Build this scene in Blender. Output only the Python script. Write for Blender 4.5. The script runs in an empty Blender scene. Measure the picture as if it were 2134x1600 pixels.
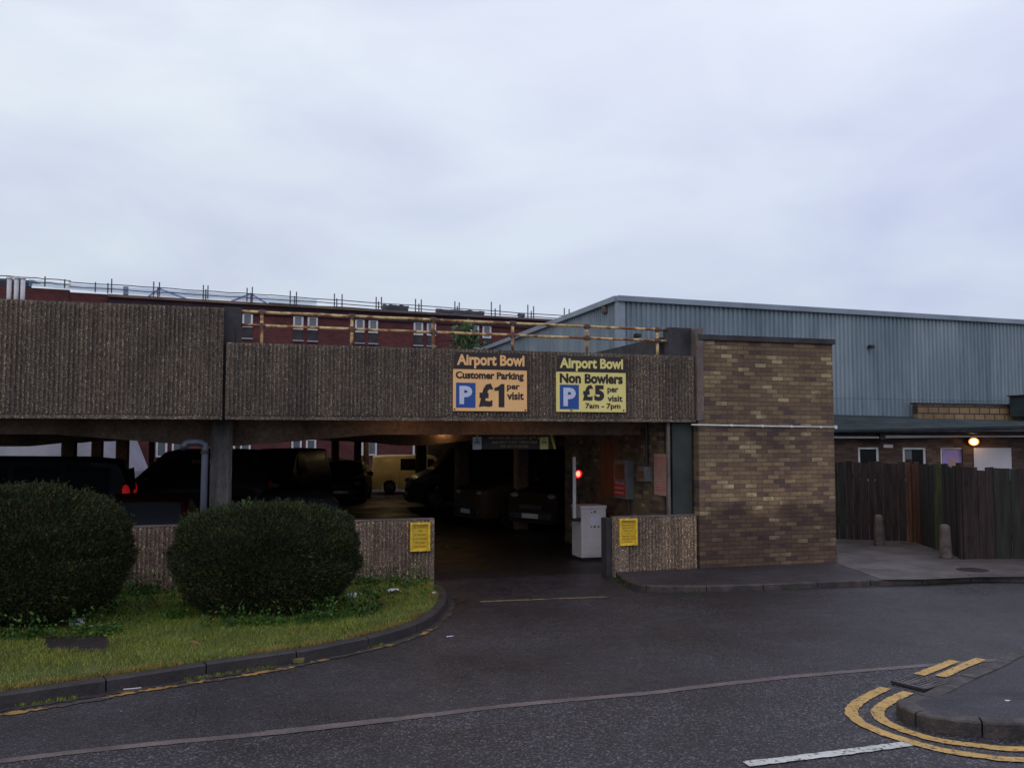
import bpy, math, random
import numpy as np
from mathutils import Vector, Matrix, noise

C = bpy.context.scene.collection
SC = bpy.context.scene
R = math.radians
random.seed(7)
rng = np.random.default_rng(11)

# ------------------------------------------------------------------ camera
CAM_H = 2.3
FPX = 1900.0
PITCH = math.atan(113.0 / FPX)
cam_d = bpy.data.cameras.new('camera')
cam = bpy.data.objects.new('camera', cam_d)
C.objects.link(cam)
cam.location = (0, 0, CAM_H)
cam.rotation_euler = (R(90) + PITCH, 0, 0)
cam_d.sensor_width = 36.0
cam_d.lens = 36.0 * FPX / 2134.0
cam_d.clip_start = 0.05
cam_d.clip_end = 2000
SC.camera = cam

# ------------------------------------------------------------------ sky and sun
SUN_EL, SUN_AZ = R(38), R(200)
w = bpy.data.worlds.new('World')
SC.world = w
w.use_nodes = True
nt = w.node_tree
nt.nodes.clear()
N = nt.nodes.new
L = nt.links.new
wo = N('ShaderNodeOutputWorld')
bg = N('ShaderNodeBackground')
bg.inputs['Strength'].default_value = 0.1
sky = N('ShaderNodeTexSky')
sky.sky_type = 'NISHITA'
sky.sun_disc = False
sky.sun_elevation = SUN_EL
sky.sun_rotation = SUN_AZ
tc = N('ShaderNodeTexCoord')
sep = N('ShaderNodeSeparateXYZ')
L(tc.outputs['Generated'], sep.inputs[0])
rp = N('ShaderNodeValToRGB')
e = rp.color_ramp.elements
e[0].position = 0.0; e[0].color = (6.6, 7.35, 8.1, 1)
e[1].position = 1.0; e[1].color = (7.6, 7.9, 9.0, 1)
for p_, c_ in ((0.10, (6.55, 7.3, 8.3, 1)), (0.24, (6.9, 7.55, 8.9, 1)), (0.42, (8.2, 8.8, 10.0, 1)), (0.6, (7.8, 8.1, 9.4, 1))):
    q = e.new(p_); q.color = c_
L(sep.outputs['Z'], rp.inputs[0])
mp = N('ShaderNodeMapping'); mp.inputs['Scale'].default_value = (1.6, 1.6, 4.2); mp.inputs['Rotation'].default_value = (0.1, 0.25, 0.3)
L(tc.outputs['Generated'], mp.inputs[0])
nz = N('ShaderNodeTexNoise'); nz.inputs['Scale'].default_value = 1.6; nz.inputs['Detail'].default_value = 5; nz.inputs['Roughness'].default_value = 0.48
nz.inputs['Distortion'].default_value = 0.3
L(mp.outputs[0], nz.inputs[0])
r2 = N('ShaderNodeValToRGB')
r2.color_ramp.elements[0].position = 0.36; r2.color_ramp.elements[0].color = (0.88, 0.88, 0.96, 1)
r2.color_ramp.elements[1].position = 0.62; r2.color_ramp.elements[1].color = (1.08, 1.09, 1.05, 1)
L(nz.outputs['Fac'], r2.inputs[0])
mm = N('ShaderNodeMix'); mm.data_type = 'RGBA'; mm.blend_type = 'MULTIPLY'; mm.inputs[0].default_value = 1
L(rp.outputs[0], mm.inputs[6]); L(r2.outputs[0], mm.inputs[7])
gr = N('ShaderNodeValToRGB'); gr.color_ramp.elements[0].position = 0.35; gr.color_ramp.elements[0].color = (1.0, 1.0, 0.97, 1); gr.color_ramp.elements[1].position = 0.75; gr.color_ramp.elements[1].color = (0.93, 0.92, 0.985, 1)
gx_ = N('ShaderNodeMath'); gx_.operation = 'MULTIPLY_ADD'; gx_.inputs[1].default_value = 0.5; gx_.inputs[2].default_value = 0.5
L(sep.outputs['X'], gx_.inputs[0]); L(gx_.outputs[0], gr.inputs[0])
m3 = N('ShaderNodeMix'); m3.data_type = 'RGBA'; m3.blend_type = 'MULTIPLY'; m3.inputs[0].default_value = 1
L(mm.outputs[2], m3.inputs[6]); L(gr.outputs[0], m3.inputs[7]); mm = m3
mx = N('ShaderNodeMix'); mx.data_type = 'RGBA'; mx.inputs[0].default_value = 0.06
L(mm.outputs[2], mx.inputs[6]); L(sky.outputs[0], mx.inputs[7])
L(mx.outputs[2], bg.inputs['Color'])
L(bg.outputs[0], wo.inputs[0])

sd = bpy.data.lights.new('sun', 'SUN')
sd.energy = 0.4; sd.angle = R(40); sd.color = (1.0, 0.95, 0.9)
so = bpy.data.objects.new('sun', sd); C.objects.link(so)
so.rotation_euler = (R(90) - SUN_EL, 0, R(-20))
so.location = (0, 0, 30)

vs = SC.view_settings
vs.view_transform = 'Standard'; vs.look = 'None'; vs.gamma = 1.0; vs.exposure = 0.0
SC.cycles.max_bounces = 6
SC.cycles.transparent_max_bounces = 12
SC.cycles.sample_clamp_indirect = 4.0

# ------------------------------------------------------------------ frames and pixel rays
cp, sp = math.cos(PITCH), math.sin(PITCH)
def ray(px, py):
    u = (px - 1067.0) / FPX; v = (800.0 - py) / FPX
    return Vector((u, cp - v * sp, sp + v * cp))
def gp(px, py, z=0.0):
    d = ray(px, py); k = (z - CAM_H) / d.z
    return Vector((d.x * k, d.y * k, z))
def at(px, py, Y):
    d = ray(px, py); k = Y / d.y
    return Vector((d.x * k, Y, CAM_H + d.z * k))

class Frame:
    def __init__(s, x, y, deg=None, to=None):
        s.o = Vector((x, y, 0))
        s.th = R(deg) if to is None else math.atan2(to[1] - y, to[0] - x)
        s.a = Vector((math.cos(s.th), math.sin(s.th), 0)); s.b = Vector((-math.sin(s.th), math.cos(s.th), 0))
    def w(s, a, b=0.0, z=0.0):
        v = s.o + s.a * a + s.b * b; v.z = z; return v
    def loc(s, p):
        d = Vector((p[0], p[1], 0)) - s.o
        return (d.dot(s.a), d.dot(s.b), p[2] if len(p) > 2 else 0)
    def hit(s, px, py, t=0.0):            # (a, z) where the ray meets the plane b = t
        d = ray(px, py); o = Vector((0, 0, CAM_H)) - s.o
        k = (t - o.dot(s.b)) / d.dot(s.b)
        p = Vector((0, 0, CAM_H)) + d * k
        return (p - s.o).dot(s.a), p.z
    def side(s, px, py, a=0.0):           # (b, z) where the ray meets the plane a = const
        d = ray(px, py); o = Vector((0, 0, CAM_H)) - s.o
        k = (a - o.dot(s.a)) / d.dot(s.a)
        p = Vector((0, 0, CAM_H)) + d * k
        return (p - s.o).dot(s.b), p.z

WORLD = Frame(0, 0, 0)
FAC = Frame(3.2, 15.7, 17.2)

# ------------------------------------------------------------------ materials
MATS = {}
def newmat(name):
    m = bpy.data.materials.new(name); m.use_nodes = True
    n = m.node_tree.nodes; b = n['Principled BSDF']
    MATS[name] = m
    return m, m.node_tree, b
def node(t, kind, **kw):
    n = t.nodes.new(kind)
    for k, v in kw.items(): setattr(n, k, v)
    return n
def ramp(t, stops, src):
    r = t.nodes.new('ShaderNodeValToRGB'); el = r.color_ramp.elements
    while len(el) > len(stops): el.remove(el[-1])
    while len(el) < len(stops): el.new(1.0)
    for i, (p, c) in enumerate(stops):
        el[i].position = p; el[i].color = (*c, 1) if len(c) == 3 else c
    t.links.new(src, r.inputs[0]); return r.outputs[0]
def mul(t, a, b, mode='MULTIPLY', fac=1.0):
    m = t.nodes.new('ShaderNodeMix'); m.data_type = 'RGBA'; m.blend_type = mode; m.inputs[0].default_value = fac
    t.links.new(a, m.inputs[6]); t.links.new(b, m.inputs[7]); return m.outputs[2]
def coords(t, scale=(1, 1, 1)):
    c = t.nodes.new('ShaderNodeTexCoord'); m = t.nodes.new('ShaderNodeMapping'); m.inputs['Scale'].default_value = scale
    t.links.new(c.outputs['Object'], m.inputs[0]); return m.outputs[0]
def noise_n(t, vec, scale, detail=4, rough=0.55, dist=0.0):
    n = t.nodes.new('ShaderNodeTexNoise'); n.inputs['Scale'].default_value = scale; n.inputs['Detail'].default_value = detail
    n.inputs['Roughness'].default_value = rough; n.inputs['Distortion'].default_value = dist
    t.links.new(vec, n.inputs['Vector']); return n.outputs['Fac']
def bump(t, b, h, strength=0.3, dist=0.01):
    n = t.nodes.new('ShaderNodeBump'); n.inputs['Strength'].default_value = strength; n.inputs['Distance'].default_value = dist
    t.links.new(h, n.inputs['Height']); t.links.new(n.outputs[0], b.inputs['Normal'])

def pm(name, c1, c2=None, scale=4.0, rough=0.7, metal=0.0, bs=0.0, stretch=(1, 1, 1), coat=0.0, spec=0.5, lo=0.35, hi=0.65, fine=None):
    """weathered material: two tones of one surface mixed by noise"""
    m, t, b = newmat(name)
    if c2 is None: c2 = tuple(x * 0.72 for x in c1)
    v = coords(t, stretch)
    f = noise_n(t, v, scale, 6, 0.6)
    col = ramp(t, [(lo, c2), (hi, c1)], f)
    if fine:
        g = noise_n(t, v, fine, 3, 0.7)
        col = mul(t, col, ramp(t, [(0.3, (0.6, 0.6, 0.6)), (0.7, (1.35, 1.35, 1.35))], g))
    t.links.new(col, b.inputs['Base Color'])
    rr = ramp(t, [(0.3, (min(1, rough * 1.15),) * 3), (0.7, (rough * 0.8,) * 3)], f)
    t.links.new(rr, b.inputs['Roughness'])
    b.inputs['Metallic'].default_value = metal
    b.inputs['Specular IOR Level'].default_value = spec
    if coat: b.inputs['Coat Weight'].default_value = coat; b.inputs['Coat Roughness'].default_value = 0.08
    if bs: bump(t, b, noise_n(t, v, scale * 8, 4, 0.6), bs, 0.01)
    return m

def asphalt(name, base, stone, scale, wet=0.45, tint=None, entry=None):
    m, t, b = newmat(name)
    v = coords(t)
    vo = node(t, 'ShaderNodeTexVoronoi'); vo.inputs['Scale'].default_value = scale; t.links.new(v, vo.inputs['Vector'])
    sp_ = node(t, 'ShaderNodeSeparateColor'); t.links.new(vo.outputs['Color'], sp_.inputs[0])
    d = tuple(x * 0.30 for x in base)
    col = ramp(t, [(0.0, d), (0.35, base), (0.72, tuple(x * 1.25 for x in base)), (0.9, stone), (1.0, tuple(x * 1.7 for x in stone))], sp_.outputs[0])
    big = noise_n(t, v, 0.45, 6, 0.6)
    col = mul(t, col, ramp(t, [(0.32, (0.58, 0.47, 0.44)), (0.47, (0.92, 0.86, 0.86)), (0.56, (1.06, 1.03, 1.06)), (0.68, (1.30, 1.30, 1.40))], big))
    sp2 = noise_n(t, v, 3.5, 5, 0.7)
    col = mul(t, col, ramp(t, [(0.3, (0.72, 0.72, 0.72)), (0.65, (1.12, 1.12, 1.12))], sp2))
    t.links.new(col, b.inputs['Base Color'])
    rr = ramp(t, [(0.34, (wet * 0.6,) * 3), (0.6, (min(1, wet * 1.4),) * 3)], noise_n(t, v, 0.6, 5, 0.6))
    t.links.new(rr, b.inputs['Roughness'])
    b.inputs['Specular IOR Level'].default_value = 0.42
    bump(t, b, vo.outputs['Distance'], 0.9, 0.008)
    return m

def bricks(name, axis, tones, mortar, bw=0.225, bh=0.075, mo=0.011, big=1.0, stain=True):
    m, t, b = newmat(name)
    c = node(t, 'ShaderNodeTexCoord'); s = node(t, 'ShaderNodeSeparateXYZ'); t.links.new(c.outputs['Object'], s.inputs[0])
    k = node(t, 'ShaderNodeCombineXYZ')
    t.links.new(s.outputs['X' if axis == 'X' else 'Y'], k.inputs[0]); t.links.new(s.outputs['Z'], k.inputs[1])
    wob = node(t, 'ShaderNodeTexNoise'); wob.inputs['Scale'].default_value = 6; t.links.new(k.outputs[0], wob.inputs['Vector'])
    add = node(t, 'ShaderNodeMix', data_type='VECTOR'); add.inputs[0].default_value = 0.006
    t.links.new(k.outputs[0], add.inputs[4]); t.links.new(wob.outputs['Color'], add.inputs[5])
    br = node(t, 'ShaderNodeTexBrick'); br.offset = 0.5
    br.inputs['Scale'].default_value = 1.0; br.inputs['Brick Width'].default_value = bw; br.inputs['Row Height'].default_value = bh
    br.inputs['Mortar Size'].default_value = mo * 0.5; br.inputs['Mortar Smooth'].default_value = 0.3; br.inputs['Bias'].default_value = 0
    br.inputs['Color1'].default_value = (0, 0, 0, 1); br.inputs['Color2'].default_value = (1, 1, 1, 1); br.inputs['Mortar'].default_value = (0.5, 0.5, 0.5, 1)
    t.links.new(add.outputs[1], br.inputs['Vector'])
    # patchiness: neighbouring bricks share a tone, as from one pack
    pn = noise_n(t, k.outputs[0], 1.5 * big, 4, 0.6)
    ma = node(t, 'ShaderNodeMath', operation='MULTIPLY_ADD'); ma.inputs[1].default_value = 1.3; ma.inputs[2].default_value = -0.66
    t.links.new(pn, ma.inputs[0])
    ad = node(t, 'ShaderNodeMath', operation='ADD'); t.links.new(br.outputs['Color'], ad.inputs[0]); t.links.new(ma.outputs[0], ad.inputs[1]); ad.use_clamp = True
    col = ramp(t, tones, ad.outputs[0])
    col = mul(t, col, ramp(t, [(0.25, (0.72, 0.70, 0.70)), (0.7, (1.15, 1.15, 1.12))], noise_n(t, k.outputs[0], 22, 5, 0.7)))
    mxn = node(t, 'ShaderNodeMix', data_type='RGBA'); t.links.new(br.outputs['Fac'], mxn.inputs[0]); t.links.new(col, mxn.inputs[6]); mxn.inputs[7].default_value = (*mortar, 1)
    out = mxn.outputs[2]
    if stain:
        out = mul(t, out, ramp(t, [(0.32, (0.72, 0.68, 0.70)), (0.50, (0.98, 0.97, 0.96)), (0.68, (1.12, 1.10, 1.06))], noise_n(t, k.outputs[0], 0.75, 5, 0.62, 0.4)))
    if stain == 'splash':      # road dirt and replaced pale bricks sit in bands across the foot of the wall
        zz = node(t, 'ShaderNodeMath', operation='MULTIPLY_ADD'); zz.inputs[1].default_value = 0.9; t.links.new(noise_n(t, k.outputs[0], 1.6, 4, 0.6), zz.inputs[0])
        t.links.new(s.outputs['Z'], zz.inputs[2])
        sc = node(t, 'ShaderNodeMath', operation='MULTIPLY'); sc.inputs[1].default_value = 0.2; t.links.new(zz.outputs[0], sc.inputs[0])
        out = mul(t, out, ramp(t, [(0.12, (0.70, 0.64, 0.64)), (0.19, (0.54, 0.47, 0.50)), (0.29, (0.62, 0.55, 0.57)), (0.335, (1.38, 1.34, 1.28)), (0.43, (1.32, 1.29, 1.22)), (0.50, (0.98, 0.96, 0.94)), (0.80, (1.0, 0.98, 0.94)), (0.93, (0.82, 0.78, 0.78))], sc.outputs[0]))
    t.links.new(out, b.inputs['Base Color']); b.inputs['Roughness'].default_value = 0.85
    inv = node(t, 'ShaderNodeMath', operation='SUBTRACT'); inv.inputs[0].default_value = 1.0; t.links.new(br.outputs['Fac'], inv.inputs[1])
    bump(t, b, inv.outputs[0], 0.6, 0.006)
    return m

def aggregate(name, tint=(1, 1, 1)):
    m, t, b = newmat(name)
    v = coords(t)
    vo = node(t, 'ShaderNodeTexVoronoi'); vo.inputs['Scale'].default_value = 85; t.links.new(v, vo.inputs['Vector'])
    s = node(t, 'ShaderNodeSeparateColor'); t.links.new(vo.outputs['Color'], s.inputs[0])
    k = lambda c: tuple(a * b_ for a, b_ in zip(c, tint))
    col = ramp(t, [(0.0, k((0.055, 0.038, 0.036))), (0.45, k((0.10, 0.070, 0.062))), (0.78, k((0.15, 0.112, 0.095))), (0.93, k((0.24, 0.195, 0.16))), (1.0, k((0.50, 0.44, 0.37)))], s.outputs[0])
    big = noise_n(t, coords(t, (1.1, 1.1, 0.55)), 1.1, 6, 0.62)
    col = mul(t, col, ramp(t, [(0.3, (0.66, 0.64, 0.68)), (0.55, (1.0, 1.0, 1.0)), (0.75, (1.22, 1.15, 1.05))], big))
    streak = noise_n(t, coords(t, (9, 9, 0.5)), 1.0, 4, 0.6)
    col = mul(t, col, ramp(t, [(0.32, (0.64, 0.64, 0.67)), (0.6, (1.10, 1.09, 1.06))], streak))
    t.links.new(col, b.inputs['Base Color']); b.inputs['Roughness'].default_value = 0.88
    bump(t, b, vo.outputs['Distance'], 0.8, 0.01)
    return m

def flat(name, c, rough=0.5, metal=0.0, coat=0.0, spec=0.5):
    return pm(name, c, tuple(x * 0.86 for x in c), 6.0, rough, metal, 0, coat=coat, spec=spec)
def emit(name, c, s):
    m, t, b = newmat(name)
    b.inputs['Base Color'].default_value = (*c, 1); b.inputs['Emission Color'].default_value = (*c, 1); b.inputs['Emission Strength'].default_value = s
    return m
def worn(name, paint, under, rough=0.6, thr=0.42, sc=9.0):
    m, t, b = newmat(name)
    v = coords(t)
    f = noise_n(t, v, sc, 8, 0.72)
    col = ramp(t, [(thr - 0.05, under), (thr + 0.03, paint)], f)
    col = mul(t, col, ramp(t, [(0.3, (0.75, 0.73, 0.7)), (0.65, (1.08, 1.06, 1.04))], noise_n(t, v, 2.2, 5, 0.6)))
    t.links.new(col, b.inputs['Base Color']); b.inputs['Roughness'].default_value = rough
    bump(t, b, noise_n(t, v, 90, 3, 0.6), 0.5, 0.004)
    return m
def leafmat(name, stops, rough=0.6):
    m, t, b = newmat(name)
    g = node(t, 'ShaderNodeNewGeometry')
    col = ramp(t, stops, g.outputs['Random Per Island'])
    col = mul(t, col, ramp(t, [(0.3, (0.7, 0.72, 0.7)), (0.68, (1.3, 1.22, 1.1))], noise_n(t, coords(t), 1.8, 4, 0.6)))
    t.links.new(col, b.inputs['Base Color']); b.inputs['Roughness'].default_value = rough
    b.inputs['Specular IOR Level'].default_value = 0.25
    return m

M_road = asphalt('asphalt', (0.028, 0.0245, 0.0275), (0.058, 0.052, 0.058), 75, 0.38)
M_road2 = asphalt('asphalt_coarse', (0.0255, 0.0225, 0.0265), (0.092, 0.084, 0.095), 68, 0.42)
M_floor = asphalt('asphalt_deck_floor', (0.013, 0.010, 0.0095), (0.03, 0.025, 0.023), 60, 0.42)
M_pave = asphalt('asphalt_pavement', (0.036, 0.030, 0.034), (0.07, 0.06, 0.068), 85, 0.55)
M_island = asphalt('asphalt_island', (0.034, 0.033, 0.042), (0.055, 0.054, 0.066), 95, 0.5)
M_slab = pm('concrete_slab', (0.120, 0.097, 0.092), (0.052, 0.042, 0.042), 1.6, 0.6, bs=0.4, fine=40)
M_kerb = pm('kerb_concrete', (0.044, 0.036, 0.036), (0.018, 0.015, 0.016), 3, 0.6, bs=0.6, fine=60)
M_kerb2 = pm('kerb_stone', (0.070, 0.052, 0.048), (0.024, 0.019, 0.019), 6, 0.6, bs=0.7, fine=50)
M_ground = pm('ground_earth', (0.06, 0.055, 0.045), (0.035, 0.035, 0.03), 0.3, 0.9)
M_turf = pm('turf_soil', (0.11, 0.14, 0.034), (0.055, 0.065, 0.02), 2.2, 0.95, bs=0.8, fine=30)
M_agg = aggregate('exposed_aggregate', (1.18, 1.21, 1.10))
M_agg2 = aggregate('exposed_aggregate_wall', (2.0, 1.92, 1.60))
M_conc = pm('smooth_concrete', (0.17, 0.13, 0.115), (0.10, 0.076, 0.07), 3.0, 0.8, bs=0.3, fine=40)
M_beam = pm('soffit_concrete', (0.16, 0.105, 0.075), (0.085, 0.055, 0.042), 1.2, 0.85, bs=0.2, fine=18)
M_col = pm('column_concrete', (0.12, 0.11, 0.108), (0.030, 0.026, 0.025), 2.6, 0.8, bs=0.3, stretch=(2.5, 2.5, 0.5), fine=30)
M_darkfelt = pm('dark_felt', (0.045, 0.042, 0.048), (0.025, 0.023, 0.026), 3, 0.8, bs=0.3)
TB = [(0.0, (0.090, 0.058, 0.054)), (0.14, (0.13, 0.082, 0.060)), (0.42, (0.168, 0.115, 0.072)), (0.78, (0.212, 0.152, 0.088)), (0.95, (0.275, 0.212, 0.125)), (1.0, (0.38, 0.31, 0.19))]
M_brickX = bricks('stock_brick', 'X', TB, (0.075, 0.050, 0.036), stain='splash')
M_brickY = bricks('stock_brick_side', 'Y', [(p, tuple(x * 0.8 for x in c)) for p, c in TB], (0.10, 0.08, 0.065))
M_brickD = bricks('brown_brick', 'X', [(0.0, (0.06, 0.035, 0.03)), (0.5, (0.09, 0.055, 0.042)), (1.0, (0.14, 0.09, 0.065))], (0.06, 0.045, 0.04))
M_block = bricks('block_work', 'X', [(0.0, (0.24, 0.15, 0.075)), (1.0, (0.34, 0.225, 0.115))], (0.05, 0.04, 0.035), 0.45, 0.225, 0.05)
M_red = bricks('red_brick', 'X', [(0.0, (0.085, 0.020, 0.022)), (1.0, (0.14, 0.034, 0.034))], (0.07, 0.035, 0.036), 0.225, 0.075, 0.01, 0.4)
M_redband = pm('dark_eaves_band', (0.055, 0.022, 0.030), (0.03, 0.02, 0.03), 0.5, 0.8)
M_clad = pm('blue_grey_cladding', (0.26, 0.315, 0.36), (0.15, 0.205, 0.245), 0.55, 0.5, bs=0.02, stretch=(1, 1, 0.35))
def sheets(m, axis):
    t = m.node_tree; b = t.nodes['Principled BSDF']; old = b.inputs['Base Color'].links[0].from_socket
    c = node(t, 'ShaderNodeTexCoord'); s_ = node(t, 'ShaderNodeSeparateXYZ'); t.links.new(c.outputs['Object'], s_.inputs[0])
    k = node(t, 'ShaderNodeCombineXYZ'); t.links.new(s_.outputs[axis], k.inputs[0]); t.links.new(s_.outputs['Z'], k.inputs[1])
    br = node(t, 'ShaderNodeTexBrick'); br.inputs['Scale'].default_value = 1; br.inputs['Brick Width'].default_value = 1.02; br.inputs['Row Height'].default_value = 3.6
    br.inputs['Mortar Size'].default_value = 0.012; br.inputs['Color1'].default_value = (.86, .88, .9, 1); br.inputs['Color2'].default_value = (1.08, 1.06, 1.06, 1); br.inputs['Mortar'].default_value = (.62, .64, .66, 1)
    t.links.new(k.outputs[0], br.inputs['Vector'])
    o = mul(t, old, br.outputs['Color'])
    o = mul(t, o, ramp(t, [(0.35, (.78, .80, .80)), (0.6, (1.05, 1.05, 1.05))], noise_n(t, coords(t, (2.2, 2.2, 0.16)), 1.6, 5, .65)))
    t.links.new(o, b.inputs['Base Color']); return m
sheets(M_clad, 'X')
M_trim = pm('grey_trim', (0.27, 0.32, 0.37), (0.20, 0.24, 0.29), 1, 0.5)
M_roofmem = pm('green_grey_roofing', (0.040, 0.052, 0.056), (0.024, 0.033, 0.037), 1.5, 0.9, spec=0.15)
M_white = pm('white_paint', (0.72, 0.72, 0.74), (0.55, 0.54, 0.56), 3, 0.5)
M_offwhite = pm('off_white_metal', (0.66, 0.62, 0.66), (0.50, 0.46, 0.48), 1.6, 0.45)
M_rust = pm('rusty_yellow_rail', (0.62, 0.43, 0.20), (0.22, 0.075, 0.030), 5.5, 0.6, bs=0.3, fine=16, lo=0.42, hi=0.55)
M_rustc = pm('rusty_clamp', (0.16, 0.085, 0.06), (0.09, 0.05, 0.04), 9, 0.7, bs=0.4)
M_glass = pm('window_glass', (0.014, 0.016, 0.02), (0.010, 0.012, 0.016), 1, 0.2, spec=0.15)
M_glassg = pm('grey_window_glass', (0.16, 0.17, 0.19), (0.10, 0.11, 0.13), 0.7, 0.25, spec=0.6)
M_black = pm('black_paint', (0.018, 0.018, 0.02), (0.01, 0.01, 0.012), 4, 0.5)
M_rubber = pm('rubber', (0.012, 0.012, 0.012), (0.008, 0.008, 0.008), 4, 0.85)
M_rim = pm('alloy_rim', (0.09, 0.09, 0.095), (0.05, 0.05, 0.05), 4, 0.5, 0.5)
M_lamp = pm('lamp_lens', (0.22, 0.22, 0.23), (0.14, 0.14, 0.15), 4, 0.1, spec=0.9)
M_tail = pm('tail_lens', (0.45, 0.01, 0.01), (0.3, 0.01, 0.01), 4, 0.15)
M_taillit = emit('lit_tail_lens', (0.9, 0.02, 0.02), 0.16)
M_plate = pm('number_plate_yellow', (0.6, 0.45, 0.06), (0.5, 0.38, 0.05), 4, 0.4)
M_yel = pm('yellow_sign_frame', (0.80, 0.55, 0.03), (0.66, 0.42, 0.03), 4, 0.45, fine=20)
M_yeld = pm('yellow_sign_face', (0.70, 0.45, 0.02), (0.60, 0.38, 0.02), 5, 0.5)
M_or = pm('orange_sign_face', (0.95, 0.54, 0.22), (0.88, 0.48, 0.19), 2, 0.45)
M_ly = pm('pale_yellow_sign_face', (0.86, 0.73, 0.25), (0.78, 0.65, 0.21), 2, 0.45)
M_ink = pm('sign_ink', (0.022, 0.012, 0.012), (0.016, 0.01, 0.01), 3, 0.5)
M_inkf = pm('faded_ink', (0.16, 0.085, 0.01), (0.25, 0.14, 0.01), 9, 0.6)
M_blue = pm('sign_blue', (0.012, 0.075, 0.33), (0.01, 0.06, 0.27), 3, 0.4)
M_lav = pm('sign_white', (0.62, 0.64, 0.78), (0.52, 0.54, 0.68), 3, 0.45)
M_ply = pm('plywood_board', (0.19, 0.085, 0.034), (0.11, 0.05, 0.022), 2, 0.8, stretch=(1, 1, 0.3))
M_pink = pm('faded_notice', (0.42, 0.26, 0.23), (0.32, 0.20, 0.18), 3, 0.6)
M_redink = pm('faded_red_ink', (0.45, 0.12, 0.11), (0.38, 0.09, 0.08), 5, 0.6)
M_redst = pm('red_sticker', (0.55, 0.035, 0.03), (0.42, 0.02, 0.02), 5, 0.5)
M_gbox = pm('grey_enamel', (0.15, 0.155, 0.17), (0.09, 0.095, 0.105), 3, 0.5)
M_pipe = pm('grey_plastic_pipe', (0.085, 0.095, 0.135), (0.04, 0.044, 0.06), 3, 0.45, stretch=(2, 2, 0.4))
M_wood = pm('fence_wood', (0.030, 0.014, 0.012), (0.012, 0.007, 0.007), 3, 0.85, bs=0.3, stretch=(6, 6, 0.5), fine=9)
M_wood2 = pm('fence_wood_green', (0.016, 0.019, 0.013), (0.013, 0.009, 0.008), 2.4, 0.85, bs=0.3, stretch=(5, 5, 0.6))
M_woodo = pm('new_fence_board', (0.115, 0.042, 0.018), (0.07, 0.026, 0.012), 2.4, 0.8, stretch=(5, 5, 0.4), fine=8)
M_woodm = pm('mossy_fence_board', (0.075, 0.095, 0.018), (0.016, 0.012, 0.010), 1.6, 0.85, stretch=(3, 3, 0.7))
M_bol = pm('bollard_concrete', (0.13, 0.095, 0.082), (0.06, 0.045, 0.04), 6, 0.8, bs=0.5, fine=40)
M_iron = pm('cast_iron', (0.05, 0.04, 0.045), (0.028, 0.024, 0.026), 9, 0.5, 0.3, bs=0.3)
M_ironr = pm('rusty_iron', (0.030, 0.016, 0.015), (0.012, 0.008, 0.009), 9, 0.7, 0.1, bs=0.4)
M_seam = pm('bitumen_seam', (0.155, 0.12, 0.115), (0.085, 0.064, 0.062), 2.5, 0.6, fine=60)
M_yline = worn('yellow_line_paint', (0.60, 0.37, 0.10), (0.05, 0.042, 0.045), 0.55, 0.435, 22.0)
M_yfaint = worn('worn_yellow_paint', (0.34, 0.19, 0.045), (0.045, 0.037, 0.034), 0.6, 0.53, 3.0)
M_ent = worn('worn_entry_paint', (0.20, 0.15, 0.085), (0.04, 0.034, 0.034), 0.6, 0.46, 6.0)
M_wline = worn('white_line_paint', (0.60, 0.62, 0.60), (0.05, 0.048, 0.055), 0.55, 0.44, 22.0)
M_grass = leafmat('grass_blades', [(0.0, (0.045, 0.085, 0.014)), (0.45, (0.125, 0.185, 0.026)), (0.8, (0.23, 0.26, 0.042)), (1.0, (0.45, 0.38, 0.11))])
M_dry = leafmat('dry_grass', [(0.0, (0.10, 0.08, 0.02)), (0.5, (0.22, 0.165, 0.05)), (1.0, (0.42, 0.30, 0.11))])
M_grassl = leafmat('lush_grass', [(0.0, (0.02, 0.055, 0.008)), (0.6, (0.045, 0.13, 0.015)), (1.0, (0.09, 0.20, 0.03))])
M_bush = leafmat('conifer_foliage', [(0.0, (0.006, 0.011, 0.006)), (0.5, (0.018, 0.032, 0.011)), (0.85, (0.045, 0.062, 0.016)), (1.0, (0.12, 0.075, 0.026))])
M_bark = pm('bark', (0.05, 0.035, 0.025), None, 8, 0.9, bs=0.4)
M_weed = leafmat('weed_leaves', [(0.0, (0.015, 0.035, 0.009)), (0.6, (0.035, 0.085, 0.016)), (1.0, (0.08, 0.16, 0.03))], 0.5)
M_tarp = pm('dark_tarpaulin', (0.055, 0.065, 0.085), (0.025, 0.03, 0.045), 1.5, 0.6, bs=0.5)
M_plank = pm('scaffold_plank', (0.30, 0.19, 0.14), (0.2, 0.12, 0.10), 0.8, 0.8)
M_tube = pm('galvanised_tube', (0.14, 0.15, 0.18), (0.08, 0.08, 0.10), 2, 0.5, 0.5)
M_sheet = pm('white_roof_sheet', (0.75, 0.74, 0.76), (0.62, 0.60, 0.62), 1, 0.6)
M_pale = pm('pale_render', (0.42, 0.40, 0.47), (0.28, 0.28, 0.34), 0.6, 0.8)
M_purple = pm('lilac_door_light', (0.34, 0.26, 0.55), (0.24, 0.18, 0.42), 2, 0.5)  # purple light at the door, put into its colour
M_sodium = emit('lit_lamp_lens', (1.0, 0.78, 0.42), 14.0)
M_lampglow = emit('lamp_glow', (1.0, 0.34, 0.06), 1.3)
M_bulk = emit('bulkhead_lens', (1.0, 0.55, 0.18), 5.0)
M_redlit = emit('red_signal_halo', (1.0, 0.008, 0.008), 1.1)
M_redcore = emit('red_signal_core', (1.0, 0.20, 0.13), 3.0)
M_bluerope = pm('blue_rope', (0.06, 0.12, 0.30), (0.05, 0.09, 0.24), 2, 0.7)
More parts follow.
